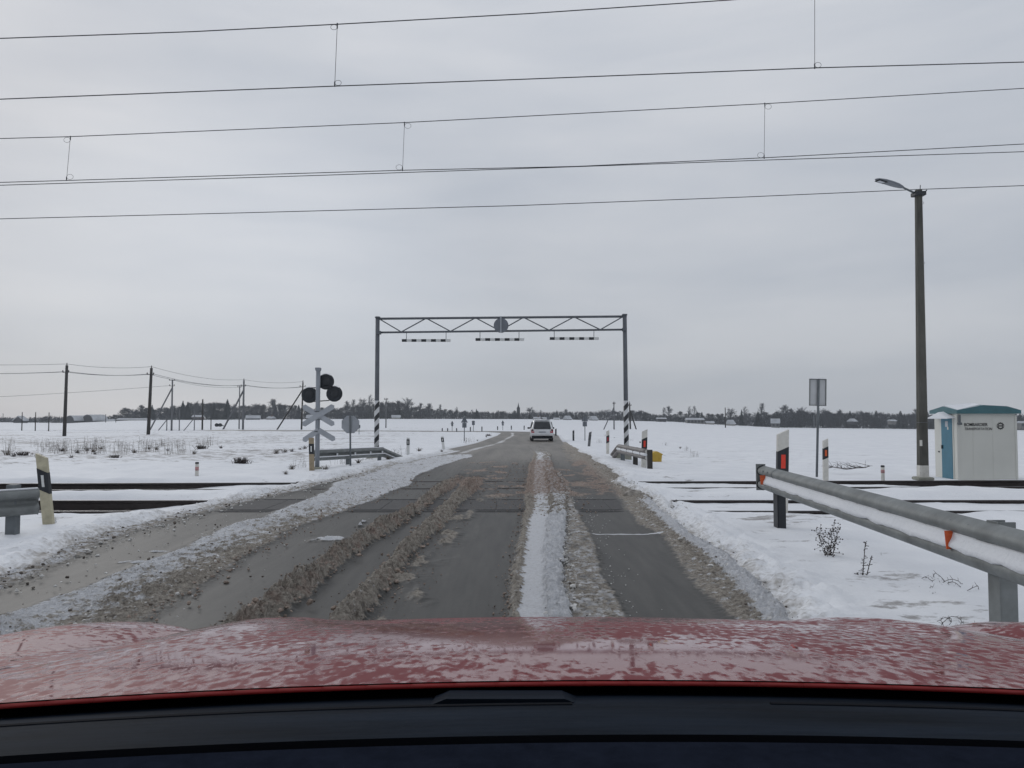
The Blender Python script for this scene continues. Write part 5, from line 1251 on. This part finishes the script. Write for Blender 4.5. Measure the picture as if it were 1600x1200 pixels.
# ------------------------------------------------------------------ the red car we look out from
def build_ego():
    cx = .095; t = thing('red_car', 'red car bonnet with droplets and melting frost in the foreground', 'car', (cx, 0, 0))
    def zc(y):
        d = y-.63; z = 1.236-.12*d-.089*d*d
        return z-1.15*np.clip(y-1.42, 0, None)**2-3.5*np.clip(y-1.62, 0, None)**2
    def cross(x, y):
        a = np.abs(x); k = ss(y, .7, 1.3)
        return -.018*(a/.6)**2*(a < 2)-.020*np.exp(-((a-.63)/.05)**2)*k+.012*np.exp(-((a-.50)/.07)**2)*k+.026*np.exp(-((a-.80)/.10)**2)*k-.9*np.clip(a-.83, 0, None)**2*9
    sw = lambda x: .05*(x/.7)**2          # rear edge sweeps back at the sides
    def seam(y): return np.interp(y, [.4, .8, 1.2, 1.45, 1.6, 1.8], [.72, .70, .66, .60, .52, .40])
    # bonnet
    rows = np.concatenate([np.linspace(.0, 1.0, 90)]); fx = np.linspace(-1, 1, 121)
    yy = .64+rows[:, None]*1.10; X = fx[None, :]*np.interp(yy, [.6, .9, 1.3, 1.55, 1.74], [.715, .70, .655, .60, .50]); Y = yy+0*X-sw(X)*(1-rows[:, None]); Z = zc(Y)+cross(X, Y)
    o = grid_mesh('bonnet', X, Y, Z, 'red'); o.parent = t
    ed = MB().path([Vector((X[0, i], Y[0, i], Z[0, i]-.003)) for i in range(0, 121, 3)], .0020, 8).build('bonnet_edge', 'rededge', o, True)
    # fenders
    for sg in (-1, 1):
        g = np.linspace(0, 1, 40); yy2 = np.linspace(.30, 1.85, 80)[:, None]; x0 = np.interp(yy2, [.3, .6, .9, 1.3, 1.55, 1.74, 1.85], [.72, .715, .70, .655, .60, .50, .45])+.006; x1 = np.interp(yy2, [.3, 1.4, 1.7, 1.85], [.93, .93, .88, .80])
        Xf = x0+(x1-x0)*g[None, :]; Yf = yy2+0*Xf; Zf = zc(np.minimum(Yf, 5))+cross(Xf, Yf)-.003
        Zf = np.maximum(Zf, .55)
        f = grid_mesh('fender', Xf*sg, Yf, Zf, 'red'); f.parent = t
        # side skin below
        gg = np.linspace(0, 1, 14)[None, :]; zt = Zf[:, -1:]; Zs = zt+( .45-zt)*gg; Xs = (x1+.03*np.sin(gg*PI))+0*Zs
        wa = (np.hypot(yy2+0*Zs-1.05, Zs-.36) < .40)
        s_ = grid_mesh('fender_side', Xs*sg, yy2+0*Zs, np.where(wa, np.maximum(Zs, .36+np.sqrt(np.maximum(0, .16-(yy2-1.05)**2))), Zs), 'red'); s_.parent = f
        w = MB().lathe([(.12, 0), (.31, 0), (.34, .03), (.34, .2), (.31, .23), (.12, .23)], (sg*.93, 1.05, .34), (-sg, 0, 0), 28).build('wheel', 'tyre', t, True)
        MB().lathe([(.03, -.01), (.2, -.005), (.21, .03), (.03, .04)], (sg*.93, 1.05, .34), (-sg, 0, 0), 18).build('rim', 'rim', w)
        w = MB().lathe([(.12, 0), (.31, 0), (.34, .03), (.34, .2), (.31, .23), (.12, .23)], (sg*.93, -1.6, .34), (-sg, 0, 0), 28).build('wheel', 'tyre', t, True)
        MB().box((sg*.9, -.75, .78), (.06, 2.1, .72), bev=.02).build('door', 'red', t)
        MB().box((sg*.9, -2.2, .78), (.06, .8, .8), bev=.02).build('rear_quarter', 'red', t)
        MB().path([Vector((sg*.86, .34, 1.16)), Vector((sg*.74, -.05, 1.52)), Vector((sg*.68, -.4, 1.66))], .035, 8).build('windscreen_pillar', 'red', t, True)
        MB().path([Vector((sg*.88, -.8, 1.12)), Vector((sg*.70, -.85, 1.66))], .04, 8).build('door_pillar', 'blacktrim', t)
        MB().path([Vector((sg*.88, -2.2, 1.12)), Vector((sg*.68, -1.9, 1.62))], .06, 8).build('rear_pillar', 'red', t)
        hl = MB().box((sg*.66, 1.80, .74), (.34, .10, .16), Matrix.Rotation(-sg*.35, 3, 'Z'), bev=.03).build('headlight', 'lens', t)
        MB().box((sg*1.0, .10, 1.12), (.20, .12, .14), bev=.04).build('wing_mirror', 'red', t)
    MB().box((0, -1.15, 1.68), (1.34, 1.7, .04), bev=.018).build('roof', 'red', t)
    MB().box((0, -2.62, .80), (1.75, .06, .9), bev=.02).build('tailgate', 'red', t)
    MB().box((0, 1.86, .55), (1.60, .16, .42), bev=.06).build('front_bumper', 'red', t)
    MB().box((0, 1.82, .80), (1.05, .06, .14), bev=.02).build('grille', 'blacktrim', t)
    MB().box((0, -1.1, .38), (1.7, 2.9, .10), bev=.02).build('floor_pan', 'blacktrim', t)
    MB().box((0, .45, .78), (1.6, .10, .7), bev=.02).build('bulkhead', 'blacktrim', t)
    for x in (-.36, .36):
        MB().box((x, -.55, 1.0), (.5, .14, .62), Matrix.Rotation(.25, 3, 'X'), bev=.05).box((x, -.3, .68), (.5, .5, .14), bev=.05).build('seat', 'dash', t)
    # scuttle: smeared black screen edge between bonnet and dashboard
    n = 61; xs = np.linspace(-.86, .86, n)
    def strip(yf, zf, yb, zb_, name, m, rows=8, bulge=0, curve=.05):
        r = np.linspace(0, 1, rows)[:, None]; X = xs[None, :]+0*r; Y = yf+(yb-yf)*r-curve*(X/.7)**2; Z = zf+(zb_-zf)*r+bulge*np.sin(r*PI)-.018*(X/.7)**2
        o = grid_mesh(name, X, Y, Z, m); o.parent = t; return o
    strip(.80, 1.200, .655, 1.218, 'scuttle_panel', 'blacktrim', 4)
    strip(.655, 1.218, .50, 1.2475, 'screen_edge', 'cowl', 10, .004)
    strip(.500, 1.2475, .497, 1.215, 'screen_lip', 'blacktrim', 3)
    strip(.470, 1.205, .462, 1.2585, 'dashboard_front', 'blacktrim', 3, 0, .055)
    d = strip(.462, 1.2585, -.02, 1.235, 'dashboard', 'dash', 16, .012, .055)
    strip(-.02, 1.235, -.12, .95, 'dashboard_face', 'dash', 6, 0, 0)
    # wiper pivot cover and a blade lying low on the screen edge
    MB().prism([(-.062, 0), (.052, 0), (.040, .005), (-.050, .005)], (1, 0, 0), (0, -.2, 1), (-.095, .632, 1.2245), (0, -.04, .0075)).build('wiper_pivot_cover', 'cowl', t)
    def wz(x, y): return 1.218+(1.2475-1.218)*(.655-.05*(x/.7)**2-y)/.155-.018*(x/.7)**2
    pts = [Vector((x, .585-.05*(x/.7)**2, wz(x, .585-.05*(x/.7)**2)+.002)) for x in np.linspace(-.80, -.05, 14)]
    MB().path(pts, .0035, 6).build('wiper_blade', 'blacktrim', t)
    pts = [Vector((x, .590-.05*(x/.7)**2, wz(x, .590-.05*(x/.7)**2)+.002)) for x in np.linspace(.10, .72, 12)]
    MB().path(pts, .0035, 6).build('wiper_blade', 'blacktrim', t)
    # wet snow crumbs left on the screen edge
    for (px, py, r) in ((1250, 1116, .0028),):
        dd = ray(px, py)
        for D in np.linspace(.66, .45, 80):
            q = Vector((dd.x*D-cx, D, CH+dd.z*D))
            if q.z > wz(q.x, q.y): break
        MB().lathe([(.001, 0), (r, .0005), (r*.8, r*.6), (.001, r*.9)], q, (0, -.2, 1), 9).build('snow_crumb', 'wetcrumb', t)
build_ego()

# ------------------------------------------------------------------ far houses
M['roofsnow'] = mat('thin_roof_snow', (.44, .455, .48), .9, 0, .22, .35, 0)
def house(px, pyb, wpx, hpx, label, wall='housew', roofh=.5, ang=0, depth=None, chim=False, kind='gable', D=None, snow=True, winn=0):
    Dd = D or DT*.93; u = (px-800)/1200; O = Vector((u*Dd, Dd, 0)); O.z = CH+ray(px, pyb).z*Dd-.3
    s = Dd/1200; w = wpx*s; h = hpx*s; dp = depth or max(4, w*.5); hw = h*(1-roofh)+.3
    t = thing('house' if kind != 'barn' else 'barn', label, 'house' if kind != 'barn' else 'barn', O, ang)
    MB().box((0, 0, hw/2-.5), (w, dp, hw+1)).build('wall', wall, t)
    rh = h*roofh; ov = .35
    if kind == 'barn':       # rounded roof, gable to the side
        pr = [(math.cos(q)*(dp/2+ov), math.sin(q)*rh) for q in np.linspace(0, PI, 10)]
        MB().prism(pr, (0, 1, 0), (0, 0, 1), (-w/2-ov, 0, hw-.02), (w+2*ov, 0, 0)).build('roof', 'roofsnow', t, False)
        MB().prism([(math.cos(q)*(dp/2), math.sin(q)*rh*.96) for q in np.linspace(0, PI, 10)], (0, 1, 0), (0, 0, 1), (-w/2-ov-.06, 0, hw-.1), (.05, 0, 0)).build('gable', wall, t)
    elif kind == 'side':     # gable end faces the camera
        MB().prism([(-w/2, 0), (w/2, 0), (0, rh)], (1, 0, 0), (0, 0, 1), (0, -dp/2, hw), (0, dp, 0)).build('gable', wall, t)
        for sg in (-1, 1): MB().prism([(sg*(w/2+ov), -.15), (0, rh+.05), (0, rh+.4), (sg*(w/2+ov), .2)], (1, 0, 0), (0, 0, 1), (0, -dp/2-ov, hw), (0, dp+2*ov, 0)).build('roof', 'roofsnow', t)
    else:
        MB().prism([(-dp/2-ov, -.1), (dp/2+ov, -.1), (0, rh)], (0, 1, 0), (0, 0, 1), (-w/2-ov, 0, hw), (w+2*ov, 0, 0)).build('roof', 'roofsnow', t)
    for k in range(winn):
        f = MB().box((-w/2+w*(k+.5)/winn, -dp/2-.02, hw*.55), (1.1, .06, 1.2)).build('window', 'pane', t)
    if chim: MB().box((w*.2, 0, hw+rh*.9), (.7, .7, 1.6)).build('chimney', 'houser', t)
    return t
house(33, 661, 15, 10, 'small dark house with pointed gable at the far left treeline', 'houseb', .6, kind='side')
house(124, 660.5, 26, 11.5, 'barn with broad snowy roof, left of the two big farm barns', 'houseb', .72, 1.0, depth=8, kind='barn')
house(149, 660.5, 22, 13, 'barn with rounded snowy roof, right of the two big farm barns', 'houseb', .75, 1.05, depth=9, kind='barn')
house(210, 659.5, 46, 6, 'long low shed with thin snowy roof right of the barns', 'houseb', .35, 0, kind='gable')
house(174, 660, 12, 5, 'tiny pale outbuilding between the barns and the long shed', 'housep', .5, 0)
house(396, 657, 20, 8, 'white roofed house left of the crossing signal', 'houseb', .55, .25, winn=3)
house(424, 656.5, 8, 6, 'small snowy roofed house beside the white roofed house', 'housew', .5, -.3, chim=True)
house(310, 656.5, 14, 8, 'reddish house half hidden behind the conifers', 'houser', .35, 0, winn=3)
house(489, 656, 17, 8, 'snowy roofed house behind the crossed boards', 'housew', .6, 0)
house(619, 655.5, 12, 7, 'small snowy shed under bare trees right of the left gantry leg', 'housep', .5, .2)
house(839, 655.5, 9, 4.2, 'snow covered house roof left of the white car roof', 'housep', .6, 0, chim=True)
house(851, 655.5, 7, 3.6, 'second snow covered roof just above the white car', 'housew', .6, .3)
house(869.5, 656.5, 8, 4, 'tiny low snowy roof just right of the white car', 'housep', .6, 0)
house(886.5, 656, 7.5, 6.5, 'little house with steep white roof past the far sign', 'houseb', .8, .5)
house(927, 657, 8.5, 7, 'little steep white roofed house left of the right gantry leg', 'houseb', .8, .5)
house(1033, 659.5, 13, 7, 'small dark shed at the edge of the field right of the guardrail', 'houseb', .25, 0)
house(1085, 661, 26, 8, 'long low bungalow with snowy roof among shrubs', 'housew', .35, 0, winn=5)
house(1108, 663, 12, 5, 'pale low wall of a snowy yard beside the bungalow', 'housep', .5, 0)
house(1141, 665, 9, 9, 'snowy gabled house right of the single thin pole', 'housep', .7, .4)
house(1211, 667, 12, 13, 'house with snowy roof half hidden by dark scrub', 'housew', .55, -.3, winn=2)
house(1331, 659, 7.5, 5, 'lone white roof high in the dark wood, left of the lamp post', 'houseb', .85, .4)
house(1599, 667, 18, 9, 'low grey building right of the trackside hut', 'housew', .3, 0, winn=3)
house(1393, 659, 8, 3.5, 'tiny snowy roof in the wood between sign and lamp post', 'housew', .6, 0)
def church():
    Dd = 455; O = Vector(((810-800)/1200*Dd, Dd, CH-3*Dd/1200)); s = Dd/1200
    t = thing('church', 'dark church tower with thin spire above the far trees', 'church', O)
    MB().box((0, 0, 3.6), (1.9, 1.9, 6.5)).build('tower', 'houseb', t); MB().lathe([(1.1, 0), (.4, 1.6), (.08, 3.4), (.02, 3.8)], (0, 0, 6.2), (0, 0, 1), 8).build('spire', 'houseb', t)
    MB().box((-3.2, 0, 1.2), (5, 4, 4)).build('nave', 'houseb', t)
church()
# small van parked in the left field
def parked():
    O = G(341, 667); t = thing('parked_car', 'small dark parked car far off in the left field', 'car', O, .1); s = O.y/1200
    L = 8.5*s; h = 4.2*s
    MB().prism([(-L/2, .25*h), (L/2, .25*h), (L/2, .62*h), (L*.3, .7*h), (L*.15, h), (-L*.35, h), (-L*.46, .66*h), (-L/2, .6*h)], (1, 0, 0), (0, 0, 1), (0, 0, 0), (0, 1.7, 0)).build('body', 'galvd', t)
    MB().prism([(-L*.33, .72*h), (L*.2, .72*h), (L*.12, .95*h), (-L*.30, .95*h)], (1, 0, 0), (0, 0, 1), (0, -.02, 0), (0, .02, 0)).build('side_window', 'pane', t)
    MB().box((0, .85, h), (L*.45, 1.4, .10), bev=.03).build('roof_snow', 'snow', t)
    for x in (-L*.3, L*.3): MB().lathe([(.1, 0), (.34, .0), (.34, .2), (.1, .2)], (x, 0, .32), (0, 1, 0), 14).build('wheel', 'tyre', t)
parked()

# ------------------------------------------------------------------ trees
def bare_tree(seed, width=.36, bare=.18, n1=34, dens=1.0, apex=.62):
    """trunk runs most of the height; limbs leave it from low down and end on an uneven rounded crown outline"""
    r = random.Random(seed); tr = MB(); cr = MB(); P0 = Vector((0, 0, -.03)); p = P0; path = [p]
    fork = r.uniform(.45, .7)
    for k in range(8):
        q = p+Vector((r.gauss(0, .012), r.gauss(0, .012), .11)); tr.tube(p, q, .018*(1-k/9), .018*(1-(k+1)/9), 5, cap=False); p = q; path.append(p)
    def outline(z): 
        t = (z-bare)/(1-bare); return width*max(.05, math.sin(PI*min(1, max(0, t))**apex))**.6
    lob = [r.uniform(.72, 1.15) for _ in range(9)]
    def twigs(a, b, n, l):
        for j in range(n):
            q = a.lerp(b, r.uniform(.15, 1)); s = Vector((r.gauss(0, 1), r.gauss(0, 1), r.gauss(.5, .8))).normalized(); e = q+((b-a).normalized()*.5+s*.9).normalized()*l*r.uniform(.5, 1.2)
            cr.tube(q, e, .0024, .0012, 3, cap=False)
    for i in range(n1):
        zs = r.uniform(bare*.7, .80); st = path[min(7, int((zs+.03)/.11))].lerp(path[min(8, int((zs+.03)/.11)+1)], r.random()); a = r.uniform(0, 2*PI)
        ze = min(.97, zs+r.uniform(.10, .34)); R_ = outline(ze)*lob[int(a/(2*PI)*9) % 9]*r.uniform(.75, 1.05)
        en = Vector((math.cos(a)*R_, math.sin(a)*R_, ze)); mid = st.lerp(en, .5)+Vector((r.gauss(0, .02), r.gauss(0, .02), .02))
        cr.tube(st, mid, .007, .0045, 4, cap=False); cr.tube(mid, en, .0045, .0022, 3, cap=False)
        for k in range(int(7*dens)):
            b0 = (st.lerp(mid, r.uniform(.5, 1)) if k % 3 == 0 else mid.lerp(en, r.random())); d = (en-st).normalized(); s = Vector((r.gauss(0, 1), r.gauss(0, 1), r.gauss(.4, .7))).normalized()
            e = b0+(d*.7+s).normalized()*r.uniform(.06, .13); cr.tube(b0, e, .0035, .002, 3, cap=False); twigs(b0, e, int(7*dens), .06)
        twigs(mid, en, int(8*dens), .055)
    return tr, cr
def norm_meshes(tr, cr):
    H = max(v[2] for v in cr.v); k = 1/H
    for m_ in (tr, cr): m_.v = [(v[0]*k, v[1]*k, v[2]*k) for v in m_.v]
def conifer(seed, w=.20):
    r = random.Random(seed); tr = MB().tube((0, 0, -.02), (0, 0, .97), .018, .003, 6); cr = MB()
    for i in range(620):
        z = .06+.93*r.random()**1.15; R = w*(1-z)**.85*r.uniform(.6, 1.15)+.008; a = r.uniform(0, 2*PI); c, s = math.cos(a), math.sin(a); dz = -.25*R*r.uniform(.3, 1.6)
        b = Vector((0, 0, z)); e = Vector((c*R, s*R, z+dz)); n = Vector((-s, c, 0))*R*.20; m = b.lerp(e, .6)
        cr.add([b, m+n+Vector((0, 0, -.012)), e, m-n-Vector((0, 0, .012)), m-Vector((0, 0, .035))], [(0, 1, 2), (0, 2, 3), (0, 4, 2)])
    return tr, cr
def pine(seed):
    r = random.Random(seed); tr = MB().tube((0, 0, -.02), (0, 0, .85), .02, .008, 6); cr = MB()
    for i in range(46):
        z = r.uniform(.35, .98); R = .22*math.sqrt(max(.05, 1-((z-.68)/.36)**2)); a = r.uniform(0, 2*PI); c = Vector((math.cos(a)*R*r.random(), math.sin(a)*R*r.random(), z))
        for j in range(26):
            d = Vector((r.gauss(0, 1), r.gauss(0, 1), r.gauss(.2, .7))).normalized(); q = c+d*r.uniform(.01, .06); n = Vector((r.gauss(0, 1), r.gauss(0, 1), r.gauss(0, 1))).normalized()*.012
            cr.add([q-n, q+n, q+d*.028], [(0, 1, 2)])
    return tr, cr
KINDS = {}
def tree_proto(key, tr, cr, m1, m2):
    norm_meshes(tr, cr)
    def me(mb, nm, mm):
        x = bpy.data.meshes.new(nm); x.from_pydata(mb.v, [], mb.f); x.materials.append(M[mm]); x.update(); return x
    KINDS[key] = (me(tr, 'trunk', m1), me(cr, 'crown', m2))
for i in range(3): tree_proto('round%d' % i, *bare_tree(i+1, .40, .14, 36, 1.0), 'bark', 'twig')
for i in range(2): tree_proto('tall%d' % i, *bare_tree(i+11, .24, .2, 26, .8), 'bark', 'twigl')
for i in range(2): tree_proto('dense%d' % i, *bare_tree(i+21, .48, .03, 50, 1.25, .5), 'bark', 'scrub')
for i in range(2): tree_proto('fir%d' % i, *conifer(i+31, .19+.06*i), 'bark', 'needle')
for i in range(2): tree_proto('pine%d' % i, *pine(i+41), 'bark', 'needle')
def tree(kind, px, top, label, group=None, D=None, wide=1.0, base=None):
    D = D or DT; u = (px-800)/1200; by = base or float(np.interp(px, BASE_PX, BASE_PY)); x = u*D; z = gz(x, min(D, DT)) if D <= DT else CH+ray(px, by).z*D
    H = CH+ray(px, top).z*D-z
    nm = 'conifer_tree' if kind[:3] in ('fir', 'pin') else 'bare_tree'
    t = thing(nm, label, 'conifer tree' if nm[0] == 'c' else 'bare tree', (x, D, z-.2), random.uniform(0, 6.28), group); t.scale = (H*wide, H*wide, H)
    for me, n2 in zip(KINDS[kind], ('trunk', 'crown')):
        o = bpy.data.objects.new(n2, me); C.objects.link(o); o.parent = t
    return t
# the trees one can pick out
PICK = [('dense0', 222, 634, 'round dark bare tree left of the taller dark pole', 1.0), ('fir1', 238, 635, 'broad dark tree right beside the dark pole in the left field', 1.2), ('dense1', 262, 640, 'dense bare thicket tree behind the braced pole', 1.1),
    ('fir1', 286, 629, 'left one of twin pointed firs in the left treeline', 1.25), ('fir1', 293.5, 630.5, 'right one of twin pointed firs in the left treeline', 1.3), ('tall0', 309, 628, 'tall sparse tree just left of the medium bare pole', 1), ('fir0', 334.5, 631, 'single dark fir right of the medium bare pole', 1.6),
    ('tall1', 343, 632, 'sparse bare tree between two dark firs', 1), ('fir0', 355.5, 626.5, 'tallest dark fir left of the pale braced pole', 1.5), ('round0', 366, 633, 'bare tree behind the brace of the pale pole', 1), ('round1', 399, 632, 'bare tree over the white roofed house', 1.1),
    ('round2', 427, 625, 'large rounded bare tree left of the crossing signal', 1.15), ('dense0', 411, 633, 'dense bare tree beside the large rounded one', 1.1), ('dense1', 441, 634, 'low dense tree right of the large rounded one', 1.1),
    ('round0', 543, 628, 'bare tree right of the octagonal sign', 1.0), ('tall1', 553, 626, 'upright bare tree over the octagonal sign', 1.0), ('round1', 566, 624, 'bare tree midway between octagonal sign and gantry leg', 1.0), ('tall0', 579, 618, 'tallest bare tree just left of the left gantry leg', .9),
    ('round2', 596, 630, 'bare tree right behind the left gantry leg', 1.0), ('dense0', 622, 627, 'broad dark tree right of the thin pole by the gantry', 1.2), ('round1', 637, 623, 'big spreading tree right of the left gantry leg', 1.05), ('round0', 657, 631, 'bare tree in the pale clump under the left hanging bar', 1.0),
    ('round2', 671, 632, 'second bare tree in the pale clump under the left hanging bar', 1.0), ('tall1', 688, 634, 'lone pale bare tree above the snowy verge', 1.0), ('tall0', 713.5, 634, 'slim bare tree left of the near triangular sign', .8), ('fir0', 744.5, 638, 'small pointed fir right of the triangular sign', 1.4),
    ('tall1', 737, 639, 'pale thin tree beside the small pointed fir', 1.1), ('round0', 778, 640, 'pale bare tree over the far bend', 1.0), ('dense1', 786.5, 641, 'dark bushy tree over the far bend', 1.1), ('round1', 829, 634.5, 'large domed bare tree above the white car', 1.2), ('dense0', 804, 640, 'dark tree left of the church spire', 1.2),
    ('tall0', 845, 639, 'thin tree just right of the domed tree', 1.0), ('round2', 884, 638, 'bare tree above the steep white roof', 1.0), ('dense0', 1009, 645, 'dark low dome tree right of the right gantry leg', 1.6), ('round0', 1045, 634.5, 'rounded bare tree left of the bungalow', 1.05), ('tall1', 1038, 637, 'slim tree at the left edge of the rounded one', .8),
    ('tall0', 1077, 635, 'left of two slim trees above the bungalow', .8), ('tall1', 1084, 635, 'right of two slim trees above the bungalow', .8), ('fir0', 1089, 644, 'small fir behind the bungalow', 1.6), ('fir0', 1096.5, 645, 'second small fir behind the bungalow', 1.6), ('round1', 1141, 638, 'round bare tree right of the single thin pole', 1.1),
    ('fir0', 1158.5, 641, 'narrow fir in the middle of the right treeline', 1.0), ('tall0', 1164, 635, 'sparse tall tree beside the narrow fir', .9), ('tall1', 1191, 630, 'tallest sparse crowned tree left of the rectangular sign', 1.15), ('fir1', 1184, 644, 'dark conifer below the tallest sparse tree', 1.6),
    ('round2', 1226, 633, 'dome of bare twigs left of the rectangular sign', 1.1), ('round0', 1237, 638, 'bare tree just left of the rectangular sign post', 1.1), ('round1', 1252, 636, 'bare tree behind the rectangular sign', 1.0), ('dense1', 1213, 643, 'dark thicket tree over the half hidden house', 1.2),
    ('round0', 1311, 640, 'bare tree right of the small orange delineator', 1.1), ('tall1', 1429, 639, 'bare tree just left of the lamp post', 1.0), ('tall0', 1445, 641, 'bare tree just right of the lamp post', 1.0), ('round1', 1290, 642, 'bare crown directly right of the tall rectangular sign', 1.1)]
for kd, px, top, lab, wd in PICK: tree(kd, px, top-(3.5 if px < 700 else 2 if px > 990 else 0), lab, None, DT*random.uniform(.97, 1.02), wd)
# the rest of the treeline, kind by kind and stretch by stretch
SEC = [(-260, 0, 'beyond the left edge poles'), (0, 95, 'around the small dark gabled house'), (95, 215, 'behind the farm barns and long shed'), (215, 300, 'around the twin pointed firs'), (300, 380, 'behind the medium bare pole'), (380, 440, 'behind the white roofed house'),
       (440, 520, 'behind the crossing signal'), (520, 600, 'between octagonal sign and left gantry leg'), (600, 680, 'under the left hanging bar'), (680, 770, 'above the near triangular sign'), (770, 825, 'around the church spire'), (825, 900, 'right above the white car'),
       (900, 990, 'left of the right gantry leg'), (990, 1060, 'between gantry leg and bungalow'), (1060, 1130, 'around the long bungalow'), (1130, 1210, 'right of the single thin pole'), (1210, 1290, 'behind the rectangular sign'), (1290, 1360, 'around the lone white roof in the wood'), (1360, 1430, 'just left of the lamp post'), (1430, 1500, 'between lamp post and trackside hut'), (1500, 1900, 'behind the trackside hut')]
TOPS_X = [-300, 0, 40, 90, 130, 185, 200, 260, 300, 370, 450, 480, 520, 600, 650, 700, 760, 800, 860, 900, 950, 1000, 1020, 1060, 1100, 1180, 1240, 1290, 1340, 1420, 1500, 1600, 1800]
TOPS_Y = [651, 652, 652, 651, 649, 647, 640, 636, 633, 632, 636, 641, 636, 632, 633, 639, 642, 643, 642, 642, 641, 642, 648, 645, 647, 647, 642, 643, 643, 643, 644, 645, 645]
rr = random.Random(5); px = -240.0
while px < 1860:
    top = float(np.interp(px, TOPS_X, TOPS_Y))+rr.uniform(-2.5, 3.5)
    right = px > 1250
    if 190 < px < 700: top -= 3+2.5*math.sin(px*.045)
    elif 1020 < px < 1300: top -= 2+2*math.sin(px*.06)
    kd = rr.choice(['dense0', 'dense1', 'round0', 'pine0', 'fir0', 'fir1', 'pine1'] if (right or 850 < px < 1000) else ['round0', 'round1', 'round2', 'dense0', 'dense1', 'tall0', 'fir0', 'dense0'])
    con = kd[:3] in ('fir', 'pin')
    if kd in ('tall0', 'round2', 'round0') and 190 < px < 660: kd = rr.choice(['dense1', 'dense0'])
    for a, b, w in SEC:
        if a <= px < b:
            lab = ('dark distant conifer ' if con else 'bare grey distant tree ')+w; grp = ('conifers ' if con else 'bare trees ')+w; break
    if not (95 < px < 170): tree(kd, px, top, lab, grp, DT*rr.uniform(1.0, 1.10), rr.uniform(1.2, 1.9))
    px += rr.uniform(5.5, 9.0)

# scrub and far wood that reads as one mass
def scrub(name, x0, x1, tops, D, m, label, cat, n, sz, seed):
    r = np.random.RandomState(seed); px = r.uniform(x0, x1, n); by = np.interp(px, BASE_PX, BASE_PY); tp = np.interp(px, *tops)+2.2*fbm(px*.08, px*0+seed, 3)
    Dd = D*(1+r.uniform(-.02, .05, n)); f = r.rand(n)**1.3; py = by+1.0+(tp-by-1)*f
    X = (px-800)/1200*Dd; Z = CH-(py-652)*Dd/1200
    ang = r.uniform(0, PI, n); dx = np.cos(ang)*sz*r.uniform(.4, 1.2, n); dyy = np.sin(ang)*sz; hz = sz*r.uniform(.8, 2.4, n)
    lean = r.normal(0, .5, n)*sz
    V = np.stack([np.stack([X-dx*.3, Dd-dyy*.3, Z-hz*.5], -1), np.stack([X+dx*.3, Dd+dyy*.3, Z-hz*.5], -1), np.stack([X+lean, Dd, Z+hz*.6], -1)], 1).reshape(-1, 3)
    me = bpy.data.meshes.new(name); me.from_pydata(V.tolist(), [], np.arange(3*n).reshape(-1, 3).tolist()); me.materials.append(M[m]); me.update()
    o = bpy.data.objects.new(name, me); C.objects.link(o); o['kind'] = 'stuff'; tag(o, label, cat)
scrub('scrub', -260, 520, ([-300, 0, 45, 80, 130, 180, 230, 300, 400, 520], [652, 652, 654, 650, 655, 649, 643, 641, 643, 646]), DT*1.03, 'scrub', 'dark scrub at the foot of the treeline left of the crossing signal', 'scrub', 22000, .6, 1)
scrub('scrub', 520, 1040, ([520, 600, 700, 800, 900, 1000, 1040], [645, 642, 643, 645, 644, 643, 651]), DT*1.03, 'scrub', 'dark scrub along the foot of the middle treeline', 'scrub', 22000, .6, 2)
scrub('scrub', 1040, 1240, ([1040, 1100, 1150, 1240], [651, 652, 652, 649]), DT*1.04, 'scrub', 'dark thicket around the bungalow and scattered houses', 'scrub', 9000, .6, 3)
scrub('thicket', 1180, 1880, ([1180, 1220, 1300, 1400, 1500, 1880], [655, 645, 646, 648, 650, 650]), DT*1.01, 'scrub', 'dense grey thicket in front of the right-hand wood', 'thicket', 26000, .7, 4)
scrub('far_wood', 1230, 1880, ([1230, 1300, 1340, 1380, 1440, 1500, 1880], [650, 646, 643, 645, 650, 648, 648]), DT*1.25, 'needle', 'distant bluish conifer wood on the right skyline', 'wood', 14000, .9, 5)

# ------------------------------------------------------------------ winter haze
def haze():
    m = bpy.data.materials.new('haze'); m.use_nodes = True; N = m.node_tree.nodes; N.clear()
    out = N.new('ShaderNodeOutputMaterial'); v = N.new('ShaderNodeVolumePrincipled'); v.inputs['Color'].default_value = (.86, .93, 1, 1); v.inputs['Density'].default_value = .00045; v.inputs['Anisotropy'].default_value = .2
    m.node_tree.links.new(v.outputs[0], out.inputs['Volume']); M['haze'] = m
    o = MB().box((0, 420, 22), (1500, 1150, 70)).build('haze', 'haze'); o['kind'] = 'stuff'
haze()
